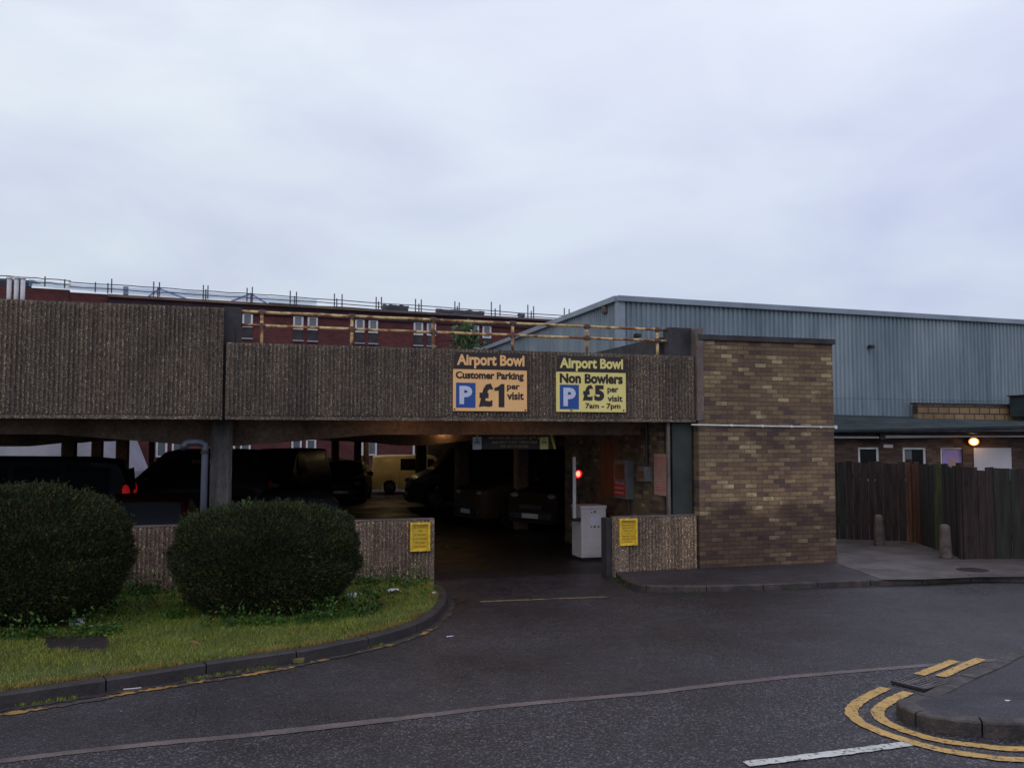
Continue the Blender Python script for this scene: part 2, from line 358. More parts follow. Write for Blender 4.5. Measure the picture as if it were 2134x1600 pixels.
def netmat():
    m, t, b = newmat('blue_debris_net')
    b.inputs['Base Color'].default_value = (0.30, 0.46, 0.72, 1); b.inputs['Roughness'].default_value = 0.9
    tr = node(t, 'ShaderNodeBsdfTransparent'); ms = node(t, 'ShaderNodeMixShader')
    f = ramp(t, [(0.3, (0.42,) * 3), (0.7, (0.62,) * 3)], noise_n(t, coords(t), 0.6, 4, 0.6))
    t.links.new(f, ms.inputs[0]); t.links.new(tr.outputs[0], ms.inputs[1]); t.links.new(b.outputs[0], ms.inputs[2])
    t.links.new(ms.outputs[0], t.nodes['Material Output'].inputs[0]); return m
M_net = netmat()
def paint(name, c, rough=0.45):
    return pm(name, c, tuple(x * 0.85 for x in c), 2.0, rough, 0.0, coat=0.05, spec=0.12)

# ------------------------------------------------------------------ mesh builder
class MB:
    def __init__(s): s.v = []; s.f = []; s.mi = []; s.cur = 0
    def add(s, vs_, fs):
        n = len(s.v); s.v += [tuple(p) for p in vs_]
        for f in fs: s.f.append(tuple(n + i for i in f)); s.mi.append(s.cur)
        return s
    def box(s, x0, x1, y0, y1, z0, z1):
        return s.add([(x0, y0, z0), (x1, y0, z0), (x1, y1, z0), (x0, y1, z0), (x0, y0, z1), (x1, y0, z1), (x1, y1, z1), (x0, y1, z1)],
                     [(0, 3, 2, 1), (4, 5, 6, 7), (0, 1, 5, 4), (1, 2, 6, 5), (2, 3, 7, 6), (3, 0, 4, 7)])
    def quad(s, a, b, c, d): return s.add([a, b, c, d], [(0, 1, 2, 3)])
    def prism(s, pts, z0, z1):
        n = len(pts)
        return s.add([(p[0], p[1], z0) for p in pts] + [(p[0], p[1], z1) for p in pts],
                     [tuple(reversed(range(n))), tuple(range(n, 2 * n))] + [(i, (i + 1) % n, n + (i + 1) % n, n + i) for i in range(n)])
    def extr_y(s, pts, y0, y1):          # polygon in x,z run along y
        n = len(pts)
        return s.add([(p[0], y0, p[1]) for p in pts] + [(p[0], y1, p[1]) for p in pts],
                     [tuple(range(n)), tuple(reversed(range(n, 2 * n)))] + [((i + 1) % n, i, n + i, n + (i + 1) % n) for i in range(n)])
    def tube(s, pts, r, n=10, caps=True):
        pts = [Vector(p) for p in pts]; rr = r if isinstance(r, (list, tuple)) else [r] * len(pts)
        rings = []
        for i, p in enumerate(pts):
            d = (pts[min(i + 1, len(pts) - 1)] - pts[max(i - 1, 0)]).normalized()
            u = d.cross(Vector((0, 0, 1))) if abs(d.z) < 0.95 else d.cross(Vector((1, 0, 0)))
            u.normalize(); v = d.cross(u)
            rings += [tuple(p + (u * math.cos(a) + v * math.sin(a)) * rr[i]) for a in [2 * math.pi * k / n for k in range(n)]]
        fs = []
        for i in range(len(pts) - 1):
            for k in range(n):
                a = i * n + k; b = i * n + (k + 1) % n
                fs.append((a, b, b + n, a + n))
        if caps:
            fs.append(tuple(reversed(range(n)))); m = (len(pts) - 1) * n; fs.append(tuple(range(m, m + n)))
        return s.add(rings, fs)
    def ell(s, c, r, nu=14, nv=8):
        vs_ = []; fs = []
        for j in range(nv + 1):
            ph = -math.pi / 2 + math.pi * j / nv
            for i in range(nu):
                a = 2 * math.pi * i / nu
                vs_.append((c[0] + r[0] * math.cos(ph) * math.cos(a), c[1] + r[1] * math.cos(ph) * math.sin(a), c[2] + r[2] * math.sin(ph)))
        for j in range(nv):
            for i in range(nu):
                fs.append((j * nu + i, j * nu + (i + 1) % nu, (j + 1) * nu + (i + 1) % nu, (j + 1) * nu + i))
        return s.add(vs_, fs)
    def build(s, name, mat, parent=None, base=(0, 0, 0), smooth=False, bevel=0.0):
        me = bpy.data.meshes.new(name)
        me.from_pydata([(x - base[0], y - base[1], z - base[2]) for x, y, z in s.v], [], s.f)
        ml = mat if isinstance(mat, (list, tuple)) else [mat]
        for m in ml: me.materials.append(m)
        if len(ml) > 1: me.polygons.foreach_set('material_index', s.mi)
        if smooth: me.polygons.foreach_set('use_smooth', [True] * len(s.f))
        me.update()
        o = bpy.data.objects.new(name, me); C.objects.link(o)
        if parent is not None: o.parent = parent
        if bevel:
            b = o.modifiers.new('bevel', 'BEVEL'); b.width = bevel; b.segments = 2; b.limit_method = 'ANGLE'; b.angle_limit = R(40)
        return o

class Thing:
    def __init__(s, name, label, cat, frame=WORLD, base=(0, 0, 0), group=None):
        s.fr = frame; s.base = base
        o = bpy.data.objects.new(name, None); C.objects.link(o)
        o.empty_display_size = 0.2
        o.location = frame.w(*base); o.rotation_euler = (0, 0, frame.th)
        o['label'] = label; o['category'] = cat
        if group: o['group'] = group
        s.o = o
    def part(s, name, mb, mat, parent=None, **kw):
        return mb.build(name, mat, parent or s.o, s.base, **kw)
def single(name, mb, mat, label, cat, frame=WORLD, base=(0, 0, 0), group=None, **kw):
    o = mb.build(name, mat, None, base, **kw)
    o.location = frame.w(*base); o.rotation_euler = (0, 0, frame.th)
    o['label'] = label; o['category'] = cat
    if group: o['group'] = group
    return o
def struct(name, mb, mat, kind='structure', frame=WORLD, base=(0, 0, 0), **kw):
    o = mb.build(name, mat, None, base, **kw)
    o.location = frame.w(*base); o.rotation_euler = (0, 0, frame.th)
    o['kind'] = kind
    return o

def text_into(mb, s, x0, x1, z0, z1, y, bold=0.02, depth=0.002, shear=0.0, mode='XZ', flip=False):
    """letters fitted into a box of the sign's plane; their face looks towards -y"""
    cu = bpy.data.curves.new('lettering', 'FONT'); cu.body = s; cu.size = 1.0; cu.offset = bold; cu.extrude = 0.0; cu.shear = shear
    cu.resolution_u = 3
    ob = bpy.data.objects.new('lettering', cu); C.objects.link(ob)
    dg = bpy.context.evaluated_depsgraph_get(); dg.update()
    me = bpy.data.meshes.new_from_object(ob.evaluated_get(dg))
    vs_ = [v.co.copy() for v in me.vertices]; fs = [tuple(p.vertices) for p in me.polygons]
    bpy.data.objects.remove(ob); bpy.data.curves.remove(cu); bpy.data.meshes.remove(me)
    if not vs_: return
    if bold > .037 and len(s) > 1:      # heavy poster face: tall lower case under short ascenders
        cap = max(v.y for v in vs_)
        for v in vs_:
            t_ = v.y / cap
            if t_ > 0: v.y = cap * (t_ * 1.11 if t_ < .70 else .777 + (t_ - .70) * .743)
    ax = min(v.x for v in vs_); bx = max(v.x for v in vs_); ay = min(v.y for v in vs_); by = max(v.y for v in vs_)
    out = []
    for v in vs_:
        X = x0 + (v.x - ax) / (bx - ax) * (x1 - x0); Z = z0 + (v.y - ay) / (by - ay) * (z1 - z0)
        out.append((X, y - depth, Z) if mode == 'XZ' else (y - depth, X, Z))
    mb.add(out, fs)

def figure_one(mb, x0, x1, z0, z1, y):
    P = [(.42, 0), (1, 0), (1, 1), (.66, 1), (.50, .93), (.30, .87), (0, .83), (0, .70), (.42, .71)]
    mb.add([(x0 + a * (x1 - x0), y, z0 + b * (z1 - z0)) for a, b in P], [(0, 1, 2, 8), (8, 2, 3, 4, 5, 6, 7)])
def catmull(pts, n=8, closed=False):
    P = [Vector(p) for p in pts]; out = []
    for i in range(len(P) - 1):
        p0 = P[max(i - 1, 0)]; p1 = P[i]; p2 = P[i + 1]; p3 = P[min(i + 2, len(P) - 1)]
        for k in range(n):
            t = k / n
            out.append(0.5 * ((2 * p1) + (-p0 + p2) * t + (2 * p0 - 5 * p1 + 4 * p2 - p3) * t * t + (-p0 + 3 * p1 - 3 * p2 + p3) * t ** 3))
    out.append(P[-1]); return out
def resample(pts, step):
    out = [pts[0]]; acc = 0
    for a, b in zip(pts[:-1], pts[1:]):
        d = (b - a).length; t = step - acc
        while t <= d and d > 0:
            out.append(a.lerp(b, t / d)); t += step
        acc = (acc + d) % step
    return out
def offs(pts, d):
    out = []
    for i, p in enumerate(pts):
        t = (pts[min(i + 1, len(pts) - 1)] - pts[max(i - 1, 0)]); t.z = 0; t.normalize()
        out.append(p + Vector((-t.y, t.x, 0)) * d)
    return out
def strip(pts, width, z, jitter=0.0):
    mb = MB(); a = offs(pts, width / 2); b = offs(pts, -width / 2); vs_ = []
    for p, q in zip(a, b):
        j1 = random.uniform(-jitter, jitter); j2 = random.uniform(-jitter, jitter); d = (p - q).normalized()
        vs_ += [tuple((p + d * j1).to_2d()) + (z,), tuple((q + d * j2).to_2d()) + (z,)]
    mb.add(vs_, [(2 * i, 2 * i + 1, 2 * i + 3, 2 * i + 2) for i in range(len(pts) - 1)])
    return mb

# ------------------------------------------------------------------ ground, road, pavements
mb = MB(); mb.quad((-400, -100, -0.03), (400, -100, -0.03), (400, 600, -0.03), (-400, 600, -0.03))
struct('ground', mb, M_ground)
mb = MB(); mb.quad((-45, -6, 0), (45, -6, 0), (45, 34, 0), (-45, 34, 0))
struct('road', mb, M_road)
seam_px = [(-900, 1700), (0, 1587), (270, 1556), (546, 1530), (819, 1500), (1073, 1470), (1360, 1444), (1440, 1434), (1668, 1409), (1895, 1390), (2100, 1374)]
seam = catmull([gp(x, y) for x, y in seam_px], 6)
mb = MB(); lo = [(p.x, p.y) for p in seam]
n = len(lo)
mb.add([(x, y, 0.004) for x, y in lo] + [(x * 1.0, -5.0, 0.004) for x, y in lo], [(n + i, n + i + 1, i + 1, i) for i in range(n - 1)])
mb.add([(lo[-1][0], lo[-1][1], 0.004), (lo[-1][0], -5, 0.004), (30, -5, 0.004), (30, lo[-1][1] + 1, 0.004)], [(0, 1, 2, 3)])
struct('road_lower_lane', mb, M_road2)
fine = resample(seam, 0.06)
struct('road_seam', strip([p for p in fine if p.x < gp(546, 1530).x + .09], 0.10, 0.008, 0.006), M_seam)
struct('road_seam', strip([p for p in fine if gp(546, 1530).x <= p.x < gp(830, 1500).x], 0.125, 0.0095, 0.003), M_seam)
struct('road_seam', strip([p for p in fine if p.x >= gp(830, 1500).x - .09], 0.10, 0.008, 0.006), M_seam)

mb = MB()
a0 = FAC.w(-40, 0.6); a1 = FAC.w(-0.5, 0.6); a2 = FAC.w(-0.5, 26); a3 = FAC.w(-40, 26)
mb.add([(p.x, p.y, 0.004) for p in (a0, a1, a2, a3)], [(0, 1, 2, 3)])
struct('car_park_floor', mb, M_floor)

def kerb(name, pts, width, hfun, mat, side=1, per=15):
    """kerb stones laid along a line, each with its own joint"""
    P = resample(pts, 0.061); mb = MB(); bz = 0.014
    for k in range(0, len(P) - 1, per):
        seg = P[k:min(k + per + 1, len(P))]
        if len(seg) < 2: continue
        i0 = [p.copy() for p in seg]
        if len(seg) > 2:
            i0[0] = seg[0].lerp(seg[1], 0.11); i0[-1] = seg[-1].lerp(seg[-2], 0.11)
        dz = random.uniform(-0.004, 0.004); do = random.uniform(-0.004, 0.004)
        A = offs(i0, side * do); B = offs(i0, side * (bz + do)); Cc = offs(i0, side * (width - 0.006)); D = offs(i0, side * width)
        vs_ = []; m_ = len(i0)
        for j in range(m_):
            h = hfun(i0[j]) + dz
            w1 = 0.006 * noise.noise(i0[j] * 11)
            vs_ += [(A[j].x, A[j].y, -0.02), (A[j].x + w1, A[j].y + w1, h - bz), (B[j].x, B[j].y, h + w1), (Cc[j].x, Cc[j].y, h), (D[j].x, D[j].y, h - 0.006), (D[j].x, D[j].y, -0.02)]
        fs = []
        for j in range(m_ - 1):
            for q in range(5): fs.append((j * 6 + q, (j + 1) * 6 + q, (j + 1) * 6 + q + 1, j * 6 + q + 1) if side < 0 else (j * 6 + q + 1, (j + 1) * 6 + q + 1, (j + 1) * 6 + q, j * 6 + q))
        fs.append(tuple(range(6))); fs.append(tuple(reversed([(m_ - 1) * 6 + q for q in range(6)])))
        mb.add(vs_, fs)
    return struct(name, mb, mat)

VZ = 0.115
kp = [(-1500, 1742), (-700, 1598), (-300, 1524), (0, 1476), (258, 1437), (435, 1408), (606, 1383), (710, 1363), (800, 1342), (860, 1322), (897, 1304), (922, 1282), (931, 1262), (928, 1246), (915, 1232)]
kl = catmull([gp(x, y) for x, y in kp], 10)
kerb('verge_kerb', kl, 0.125, lambda p: 0.12, M_kerb, side=1)
inner = offs(resample(kl, 0.25), 0.125)
wallL = FAC.w(-22, 0.05); wallR = FAC.w(FAC.hit(905, 1180)[0], 0.05)
vpoly = [(p.x, p.y) for p in inner] + [(wallR.x, wallR.y), (wallL.x, wallL.y)]
def inpoly(P, poly):
    x, y = P[:, 0], P[:, 1]; ins = np.zeros(len(P), bool); j = len(poly) - 1
    for i in range(len(poly)):
        xi, yi = poly[i]; xj, yj = poly[j]
        c = ((yi > y) != (yj > y)) & (x < (xj - xi) * (y - yi) / ((yj - yi) or 1e-9) + xi); ins ^= c; j = i
    return ins
# gently uneven verge surface
gx = np.arange(-16, 0.4, 0.12); gy = np.arange(4.5, 15.4, 0.12)
mb = MB(); idx = {}
G = np.array([(x, y) for x in gx for y in gy]); ins = inpoly(G, vpoly).reshape(len(gx), len(gy))
def vz(x, y): return VZ - 0.012 + 0.012 * noise.noise(Vector((x * 1.3, y * 1.3, 0))) 
n = len(vpoly)
mb.add([(x, y, VZ - 0.025) for x, y in vpoly], [tuple(range(n))])
vs_ = []; fs = []
for i in range(len(gx)):
    for j in range(len(gy)):
        if ins[i, j]: idx[i, j] = len(vs_); vs_.append((gx[i], gy[j], vz(gx[i], gy[j])))
for (i, j), a in idx.items():
    if (i + 1, j) in idx and (i, j + 1) in idx and (i + 1, j + 1) in idx: fs.append((a, idx[i + 1, j], idx[i + 1, j + 1], idx[i, j + 1]))
mb.add(vs_, fs)
struct('verge', mb, M_turf, smooth=True)

# right-hand pavement
PZ = 0.09
rk = [(1278, 1196), (1288, 1208), (1306, 1222), (1345, 1232), (1440, 1234), (1603, 1229), (1749, 1223), (1911, 1217), (2042, 1211), (2134, 1213), (2500, 1219), (3400, 1225)]
rl = catmull([gp(x, y) for x, y in rk], 8)
kerb('pavement_kerb', rl, 0.125, lambda p: 0.095, M_kerb2, side=1)
rin = offs(resample(rl, 0.2), 0.12)
mb = MB(); pts = [(p.x, p.y) for p in rin]
back = [(rin[-1].x, 26), tuple(FAC.w(3.0, 6).to_2d()), tuple(FAC.w(-1.0, 0.1).to_2d())]
mb.add([(x, y, PZ) for x, y in pts + back], [tuple(range(len(pts) + 3))])
struct('pavement', mb, M_pave)
mb = MB()
sl = [gp(1738, 1122, PZ), gp(1748, 1176, PZ), gp(1790, 1190, PZ), gp(1840, 1208, PZ), gp(1930, 1207, PZ), gp(2042, 1202, PZ), gp(2134, 1202, PZ), gp(2700, 1206, PZ), gp(2700, 1165, PZ), gp(2010, 1160, PZ), gp(1905, 1118, PZ)]
mb.add([(p.x, p.y, PZ + 0.004) for p in sl], [tuple(range(len(sl)))])
struct('pavement_crossover', mb, M_slab)

# near corner of pavement
ik = [(2900, 1130), (2400, 1250), (2134, 1352), (2062, 1386), (1993, 1415), (1947, 1438), (1905, 1460), (1876, 1476), (1868, 1490), (1880, 1504), (1915, 1518), (1960, 1528), (2058, 1538), (2134, 1541), (2700, 1545)]
il = catmull([gp(x, y) for x, y in ik], 8)
cpt = gp(1895, 1500)
def ih(p):
    d = (p - cpt).length
    if p.y > cpt.y + 0.12: return max(0.03, 0.12 - (p.y - cpt.y - 0.12) * 0.16)
    return 0.125
kerb('corner_kerb', il, 0.15, ih, M_kerb2, side=1, per=8)
iin = offs(resample(il, 0.12), 0.145)
mb = MB(); pts = [(p.x, p.y, ih(p) - 0.012) for p in iin]
mb.add(pts + [(14, 6, 0.06)], [tuple(range(len(pts) + 1))])
cen = len(mb.v)
o = MB(); cx = (gp(2300, 1450).x, gp(2300, 1450).y, 0.10)
o.add([cx] + pts, [(0, i + 2, i + 1) for i in range(len(pts) - 1)] )
struct('corner_pavement', o, M_island)

# painted lines
yo1 = [(1990, 1378), (1952, 1393), (1911, 1409)]
yo2 = [(1846, 1435), (1812, 1451), (1785, 1468), (1774, 1486), (1791, 1506), (1822, 1521), (1863, 1537), (1960, 1564), (2058, 1579), (2134, 1585), (2500, 1592)]
yi1 = [(2044, 1374), (2000, 1393), (1958, 1412)]
yi2 = [(1893, 1444), (1860, 1459), (1838, 1474), (1829, 1487), (1840, 1503), (1866, 1516), (1900, 1529), (1960, 1545), (2058, 1558), (2134, 1563), (2500, 1568)]
for q in (yo1, yo2, yi1, yi2):
    struct('yellow_line', strip(resample(catmull([gp(x, y) for x, y in q], 8), 0.04), 0.104, 0.012, 0.006), M_yline)
q = [(1554, 1594), (1700, 1577), (1800, 1564), (1896, 1551)]
struct('white_line', strip(resample(catmull([gp(x, y) for x, y in q], 8), 0.04), 0.10, 0.012, 0.006), M_wline)
q = [(1000, 1254), (1100, 1250), (1180, 1247), (1268, 1244)]
struct('entry_line', strip(resample(catmull([gp(x, y) for x, y in q], 8), 0.04), 0.09, 0.006, 0.012), M_ent)
q = [(-300, 1531), (0, 1490), (150, 1467), (270, 1445), (400, 1424), (530, 1405), (620, 1388), (700, 1370), (790, 1350), (870, 1325), (915, 1306)]
struct('yellow_line', strip(resample(catmull([gp(x, y) for x, y in q], 8), 0.04), 0.075, 0.0075, 0.03), M_yfaint)
struct('gutter_silt', strip(resample(catmull([gp(x, y + 1) for x, y in kp], 8), 0.05), 0.20, 0.0055, 0.03), worn('gutter_silt', (0.060, 0.046, 0.030), (0.026, 0.022, 0.025), 0.6, 0.54, 5.0))

# ------------------------------------------------------------------ ribbed concrete panels
def ribbed(mb, s0, s1, z0, z1, t0, thick, pitch=0.060, depth=0.034, mb_=0.07, mt=0.0, ml=0.0, mr=0.0, rows=0.05):
    """flat slab with hammered vertical ribs on its front face"""
    mb.box(s0, s1, t0 + depth, t0 + thick, z0, z1)
    if mb_: mb.box(s0, s1, t0 - 0.004, t0 + depth - 0.0005, z0, z0 + mb_ * 0.62)
    if ml: mb.box(s0, s0 + ml, t0 + 0.004, t0 + depth - 0.0005, z0 + mb_ * 0.62, z1)
    if mr: mb.box(s1 - mr, s1, t0 + 0.004, t0 + depth - 0.0005, z0 + mb_ * 0.62, z1)
    a, b = s0 + ml + 0.01, s1 - mr - 0.01
    n = int((b - a) / pitch); p = (b - a) / n
    zz = [z0 + mb_ + (z1 - mt - z0 - mb_ - 0.004) * k / max(2, round((z1 - z0) / rows)) for k in range(max(2, round((z1 - z0) / rows)) + 1)]
    for i in range(n):
        x = a + i * p; wv = random.uniform(0.9, 1.1); vs_ = []
        for z in zz:
            j = lambda k: random.uniform(-k, k)
            dd = random.uniform(0.0, depth * 0.4); e_ = 0.0
            if z == zz[-1]: dd = depth * 0.6
            vs_ += [(x + p * 0.10, t0 + depth, z), (x + p * 0.30 + j(0.003), t0 + dd, z), (x + p * 0.60 * wv + j(0.003), t0 + dd + j(0.003) , z), (x + p * 0.84, t0 + depth, z)]
        m_ = len(zz); fs = []
        for k in range(m_ - 1):
            for q in range(3): fs.append((k * 4 + q, k * 4 + q + 1, (k + 1) * 4 + q + 1, (k + 1) * 4 + q))
        fs.append((3, 2, 1, 0)); fs.append(tuple((m_ - 1) * 4 + q for q in range(4)))
        mb.add(vs_, fs)

sJ0 = FAC.hit(466, 750)[0]; sJ1 = FAC.hit(470, 750)[0]; sE = FAC.hit(1449, 800)[0]
zP0 = 2.575; zP1 = FAC.hit(960, 727)[1]; zL1 = FAC.hit(200, 630)[1]
print('facade', sJ0, sJ1, sE, zP1, zL1)
CP = Thing('car_park', 'brown ribbed concrete parking deck with dark open ground floor behind the hedges', 'car park', FAC, (sJ0, 0.3, 0))
mb = MB(); ribbed(mb, -20.0, sJ0 - 0.008, zP0, zL1, 0.0, 0.16)
CP.part('parapet_panel', mb, M_agg)
mb = MB(); ribbed(mb, sJ1 + 0.008, sE, zP0, zP1, 0.0, 0.16)
CP.part('parapet_panel', mb, M_agg)
# capping strip behind the low panel and pier at the step
mb = MB(); mb.box(sJ1 + 0.02, sE - 0.02, 0.162, 0.40, zP0 + 0.1, zP1 + 0.015)
CP.part('upstand', mb, M_darkfelt)
sa, _ = FAC.hit(465, 660, 0.25); sb, _ = FAC.hit(503, 660, 0.25)
mb = MB(); mb.box(sa, sb, 0.20, 0.75, zP1 + 0.017, FAC.hit(486, 641, 0.25)[1])
CP.part('pier', mb, M_darkfelt, bevel=0.01)
mb = MB(); mb.box(sJ0 - .12, sJ1 + .12, 0.163, 0.19, zP0 + .02, zP1 + .2)
CP.part('joint_strip', mb, M_darkfelt)
# deck slab
mb = MB(); mb.box(-20, -0.62, 0.42, 24, 2.66, 2.90)
mb.box(-0.6195, 3.1, 5.3, 24, 2.66, 2.90)  # right-hand extension, added to keep sky light off the cars
CP.part('deck_slab', mb, M_beam)
mb = MB(); mb.box(3.102, 3.25, 5.3, 24.2, -.02, 2.9); mb.box(FAC.hit(888, 940, 24.5)[0], 3.25, 24.25, 24.45, -.02, 2.9)  # side run added to block sky light; back run is the end wall
CP.part('light_blocking_wall', mb, M_beam)
# front edge beam with haunches at the columns
def haunched(t0, t1, zt, zm, zc, cols, s0, s1, half=2.4):
    pts = [(s0, zt), (s0, zm)]
    ks = []
    for c in cols:
        ks += [(c - half, zm), (c - 0.35, zc), (c + 0.35, zc), (c + half, zm)]
    ks = [k for k in sorted(ks) if s0 < k[0] < s1]
    pts += ks + [(s1, zm), (s1, zt)]
    m = MB(); m.extr_y(pts, t0, t1); return m
c1s = FAC.hit(461, 1000, 1.35)[0]
CP.part('edge_beam', haunched(1.0, 1.35, 2.66, 2.36, 2.185, [c1s - 9.0, c1s], -20, -0.62), M_beam)
for t_, zm_, zc_ in ((8.5, 2.26, 2.12), (16.0, 2.34, 2.16), (23.6, 2.3, 2.18)):
    CP.part('cross_beam', haunched(t_, t_ + 0.4, 2.66, zm_, zc_, [c1s - 9, c1s - 4.5, c1s, c1s + 4.5], -20, 3.1, 1.6), M_beam)
def column(px0, px1, Y, base_y=None, mat=M_beam):
    a = FAC.loc(at(px0, 1000, Y)); b = FAC.loc(at(px1, 1000, Y)); h = (b[0] - a[0]) / 2; c = ((a[0] + b[0]) / 2, (a[1] + b[1]) / 2)
    m = MB(); ch = h * 0.25
    oct_ = [(-h, -h + ch), (-h + ch, -h), (h - ch, -h), (h, -h + ch), (h, h - ch), (h - ch, h), (-h + ch, h), (-h, h - ch)]
    m.prism([(c[0] + x, c[1] + y) for x, y in oct_], -0.02, 2.62)
    return CP.part('column', m, mat)
s_a, _ = FAC.hit(437, 1000, 0.62); s_b, _ = FAC.hit(483, 1000, 0.62)
m = MB(); h = (s_b - s_a) / 2; cx_ = (s_a + s_b) / 2; ch = 0.05
m.prism([(cx_ + x, 0.62 + h + y) for x, y in [(-h, -h + ch), (-h + ch, -h), (h - ch, -h), (h, -h + ch), (h, h - ch), (h - ch, h), (-h + ch, h), (-h, h - ch)]], -0.02, 2.57)
CP.part('column', m, M_col)
for a_, b_, Y_ in ((128, 157, 27), (190, 213, 34), (241, 267, 33), (309, 320, 35), (690, 706, 36), (737, 752, 35), (757, 768, 37), (866, 888, 33), (948, 977, 28), (1072, 1100, 23.4)):
    column(a_, b_, Y_)
# corner column beside the brick tower
s_a, _ = FAC.hit(1402, 1000, 0.15); s_b, _ = FAC.hit(1443, 1000, 0.15)
m = MB(); m.box(s_a, s_b, 0.15, 0.45, -0.02, 2.57)
CP.part('corner_column', m, MATS.get('dark_green_grey') or pm('dark_green_grey', (0.032, 0.040, 0.034), (0.02, 0.025, 0.022), 1.5, 0.7, bs=0.2), bevel=0.008)

# low walls
sW = FAC.hit(905, 1150)[0]
LW = Thing('low_wall', 'long ribbed concrete wall behind the clipped bushes, left of the entrance', 'wall', FAC, (sW, 0, 0))
mb = MB(); ribbed(mb, -20, sW, 0.0, 1.03, 0.0, 0.15, mb_=0.0, mt=0.0, mr=0.075)
LW.part('ribbed_face', mb, M_agg2)
mb = MB(); mb.box(-20, sW + 0.003, 0.018, 0.155, 1.031, 1.052)
LW.part('top_edge', mb, M_conc)
s0_ = FAC.hit(1281, 1150)[0]; s1_ = FAC.hit(1454, 1150)[0]
RW = Thing('low_wall', 'short ribbed concrete wall between the white cabinet and the brick tower', 'wall', FAC, (s0_, 0, 0))
zr = FAC.hit(1360, 1077)[1]
mb = MB(); ribbed(mb, s0_, s1_ - 0.012, 0.0, zr, 0.0, 0.15, mb_=0.0, ml=0.26, mr=0.04)
RW.part('ribbed_face', mb, M_agg2)
mb = MB(); mb.box(s0_ - 0.003, s1_ - 0.012, 0.016, 0.155, zr + 0.001, zr + 0.02)
RW.part('top_edge', mb, M_conc)
mb = MB(); mb.box(s0_ - 0.10, s0_ - 0.006, 0.10, 0.34, 0, zr - 0.01)
RW.part('end_post', mb, M_darkfelt, bevel=0.006)

# ------------------------------------------------------------------ brick tower and its side wall
sT0 = FAC.hit(1457, 1000)[0]; sT1 = FAC.hit(1740, 1000)[0]; zT = FAC.hit(1600, 702)[1]
sSW = -0.50
TW = Thing('brick_tower', 'square tower of mixed brown and buff bricks right of the entrance', 'building', FAC, (sT0, 0, 0))
zC = zT - 0.10
mb = MB(); mb.box(sT0, sT1, 0.0, 5.2, -0.02, zC)
TW.part('brick_wall', mb, [M_brickX])
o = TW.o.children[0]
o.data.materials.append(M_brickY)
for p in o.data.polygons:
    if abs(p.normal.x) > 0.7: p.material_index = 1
mb = MB(); mb.box(sT0 - 0.0, sT1 + 0.04, -0.05, 5.25, zC + 0.002, zT)
TW.part('coping', mb, M_darkfelt, bevel=0.008)
sp0 = FAC.hit(1450, 800, -0.03)[0]; sp1 = FAC.hit(1467, 800, -0.03)[0]
mb = MB(); mb.box(sE + 0.02, sp1, -0.03, 0.30, 2.60, FAC.hit(1455, 684)[1])
TW.part('pilaster', mb, M_conc, bevel=0.006)
# side wall of the entrance, running back from the street
wx0, wx1 = sSW, sT0 - 0.005
mb = MB(); mb.box(wx0, wx1, 0.47, 5.2, -0.02, 2.93)
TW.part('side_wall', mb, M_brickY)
def sidepx(px, py): return FAC.side(px, py, wx0)
zpar = FAC.side(1400, 697, wx0 - 0.02)[1]
mb = MB(); mb.box(wx0 - 0.02, wx1, 0.40, 7.5, 2.935, zpar)
mb.box(FAC.hit(1397, 700, 0.12)[0], wx1 - 0.012, 0.17, 0.399, 2.95, FAC.hit(1420, 683, 0.17)[1])
TW.part('dark_parapet', mb, M_darkfelt)
def wallbox(mb, a, b, prot):             # a, b pixels of opposite corners on the side wall
    t0, z1 = sidepx(*a); t1, z0 = sidepx(*b)
    lo_, hi_ = min(t0, t1), max(t0, t1)
    mb.box(wx0 - prot, wx0 - 0.001, lo_, hi_, min(z0, z1), max(z0, z1)); return lo_, hi_, min(z0, z1), max(z0, z1)
mb = MB(); wallbox(mb, (1253, 917), (1291, 1040), 0.03)
TW.part('boarded_opening', mb, M_ply, bevel=0.004)
mb = MB(); t_, z_ = sidepx(1394, 900); mb.box(wx0 - 0.05, wx0 - 0.002, t_ - 0.04, t_ + 0.02, 0, 2.6)
TW.part('edge_post', mb, M_conc)
# electric boxes, notice
def wall_face(px0, py0, px1, py1):
    t0, z0 = sidepx(px0, py0); t1, z1 = sidepx(px1, py1); return min(t0, t1), max(t0, t1), min(z0, z1), max(z0, z1)
a, b, c_, d = wall_face(1296, 957, 1322, 1040)
B = Thing('electric_box', 'tall grey electric box with red sticker on the entrance brick wall', 'electric box', FAC, (wx0, a, c_))
mb = MB(); mb.box(wx0 - 0.17, wx0 - 0.002, a, b, c_, d); B.part('case', mb, M_gbox, bevel=0.01)
mb = MB(); mb.box(wx0 - 0.176, wx0 - 0.171, a + 0.03, b - 0.03, c_ + 0.05, c_ + (d - c_) * 0.42)
B.part('red_sticker', mb, M_redst)
mb = MB(); mb.box(wx0 - 0.176, wx0 - 0.171, a + 0.06, b - 0.05, c_ + (d - c_) * 0.5, d - 0.08)
B.part('notice', mb, M_ply)
mb = MB()
for k in range(3):
    z_ = c_ + 0.09 + k * 0.09; mb.box(wx0 - 0.179, wx0 - 0.1765, a + 0.07, b - 0.07, z_, z_ + 0.035)
B.part('sticker_print', mb, M_pink)
mb = MB(); mb.tube([(wx0 - 0.08, a + 0.1, c_), (wx0 - 0.08, a + 0.08, c_ - 0.25), (wx0 - 0.05, a + 0.02, 0.3)], 0.022); B.part('cable', mb, M_black)
a, b, c_, d = wall_face(1345, 971, 1356, 1003)
B = Thing('electric_box', 'small grey switch box higher on the entrance brick wall', 'electric box', FAC, (wx0, a, c_))
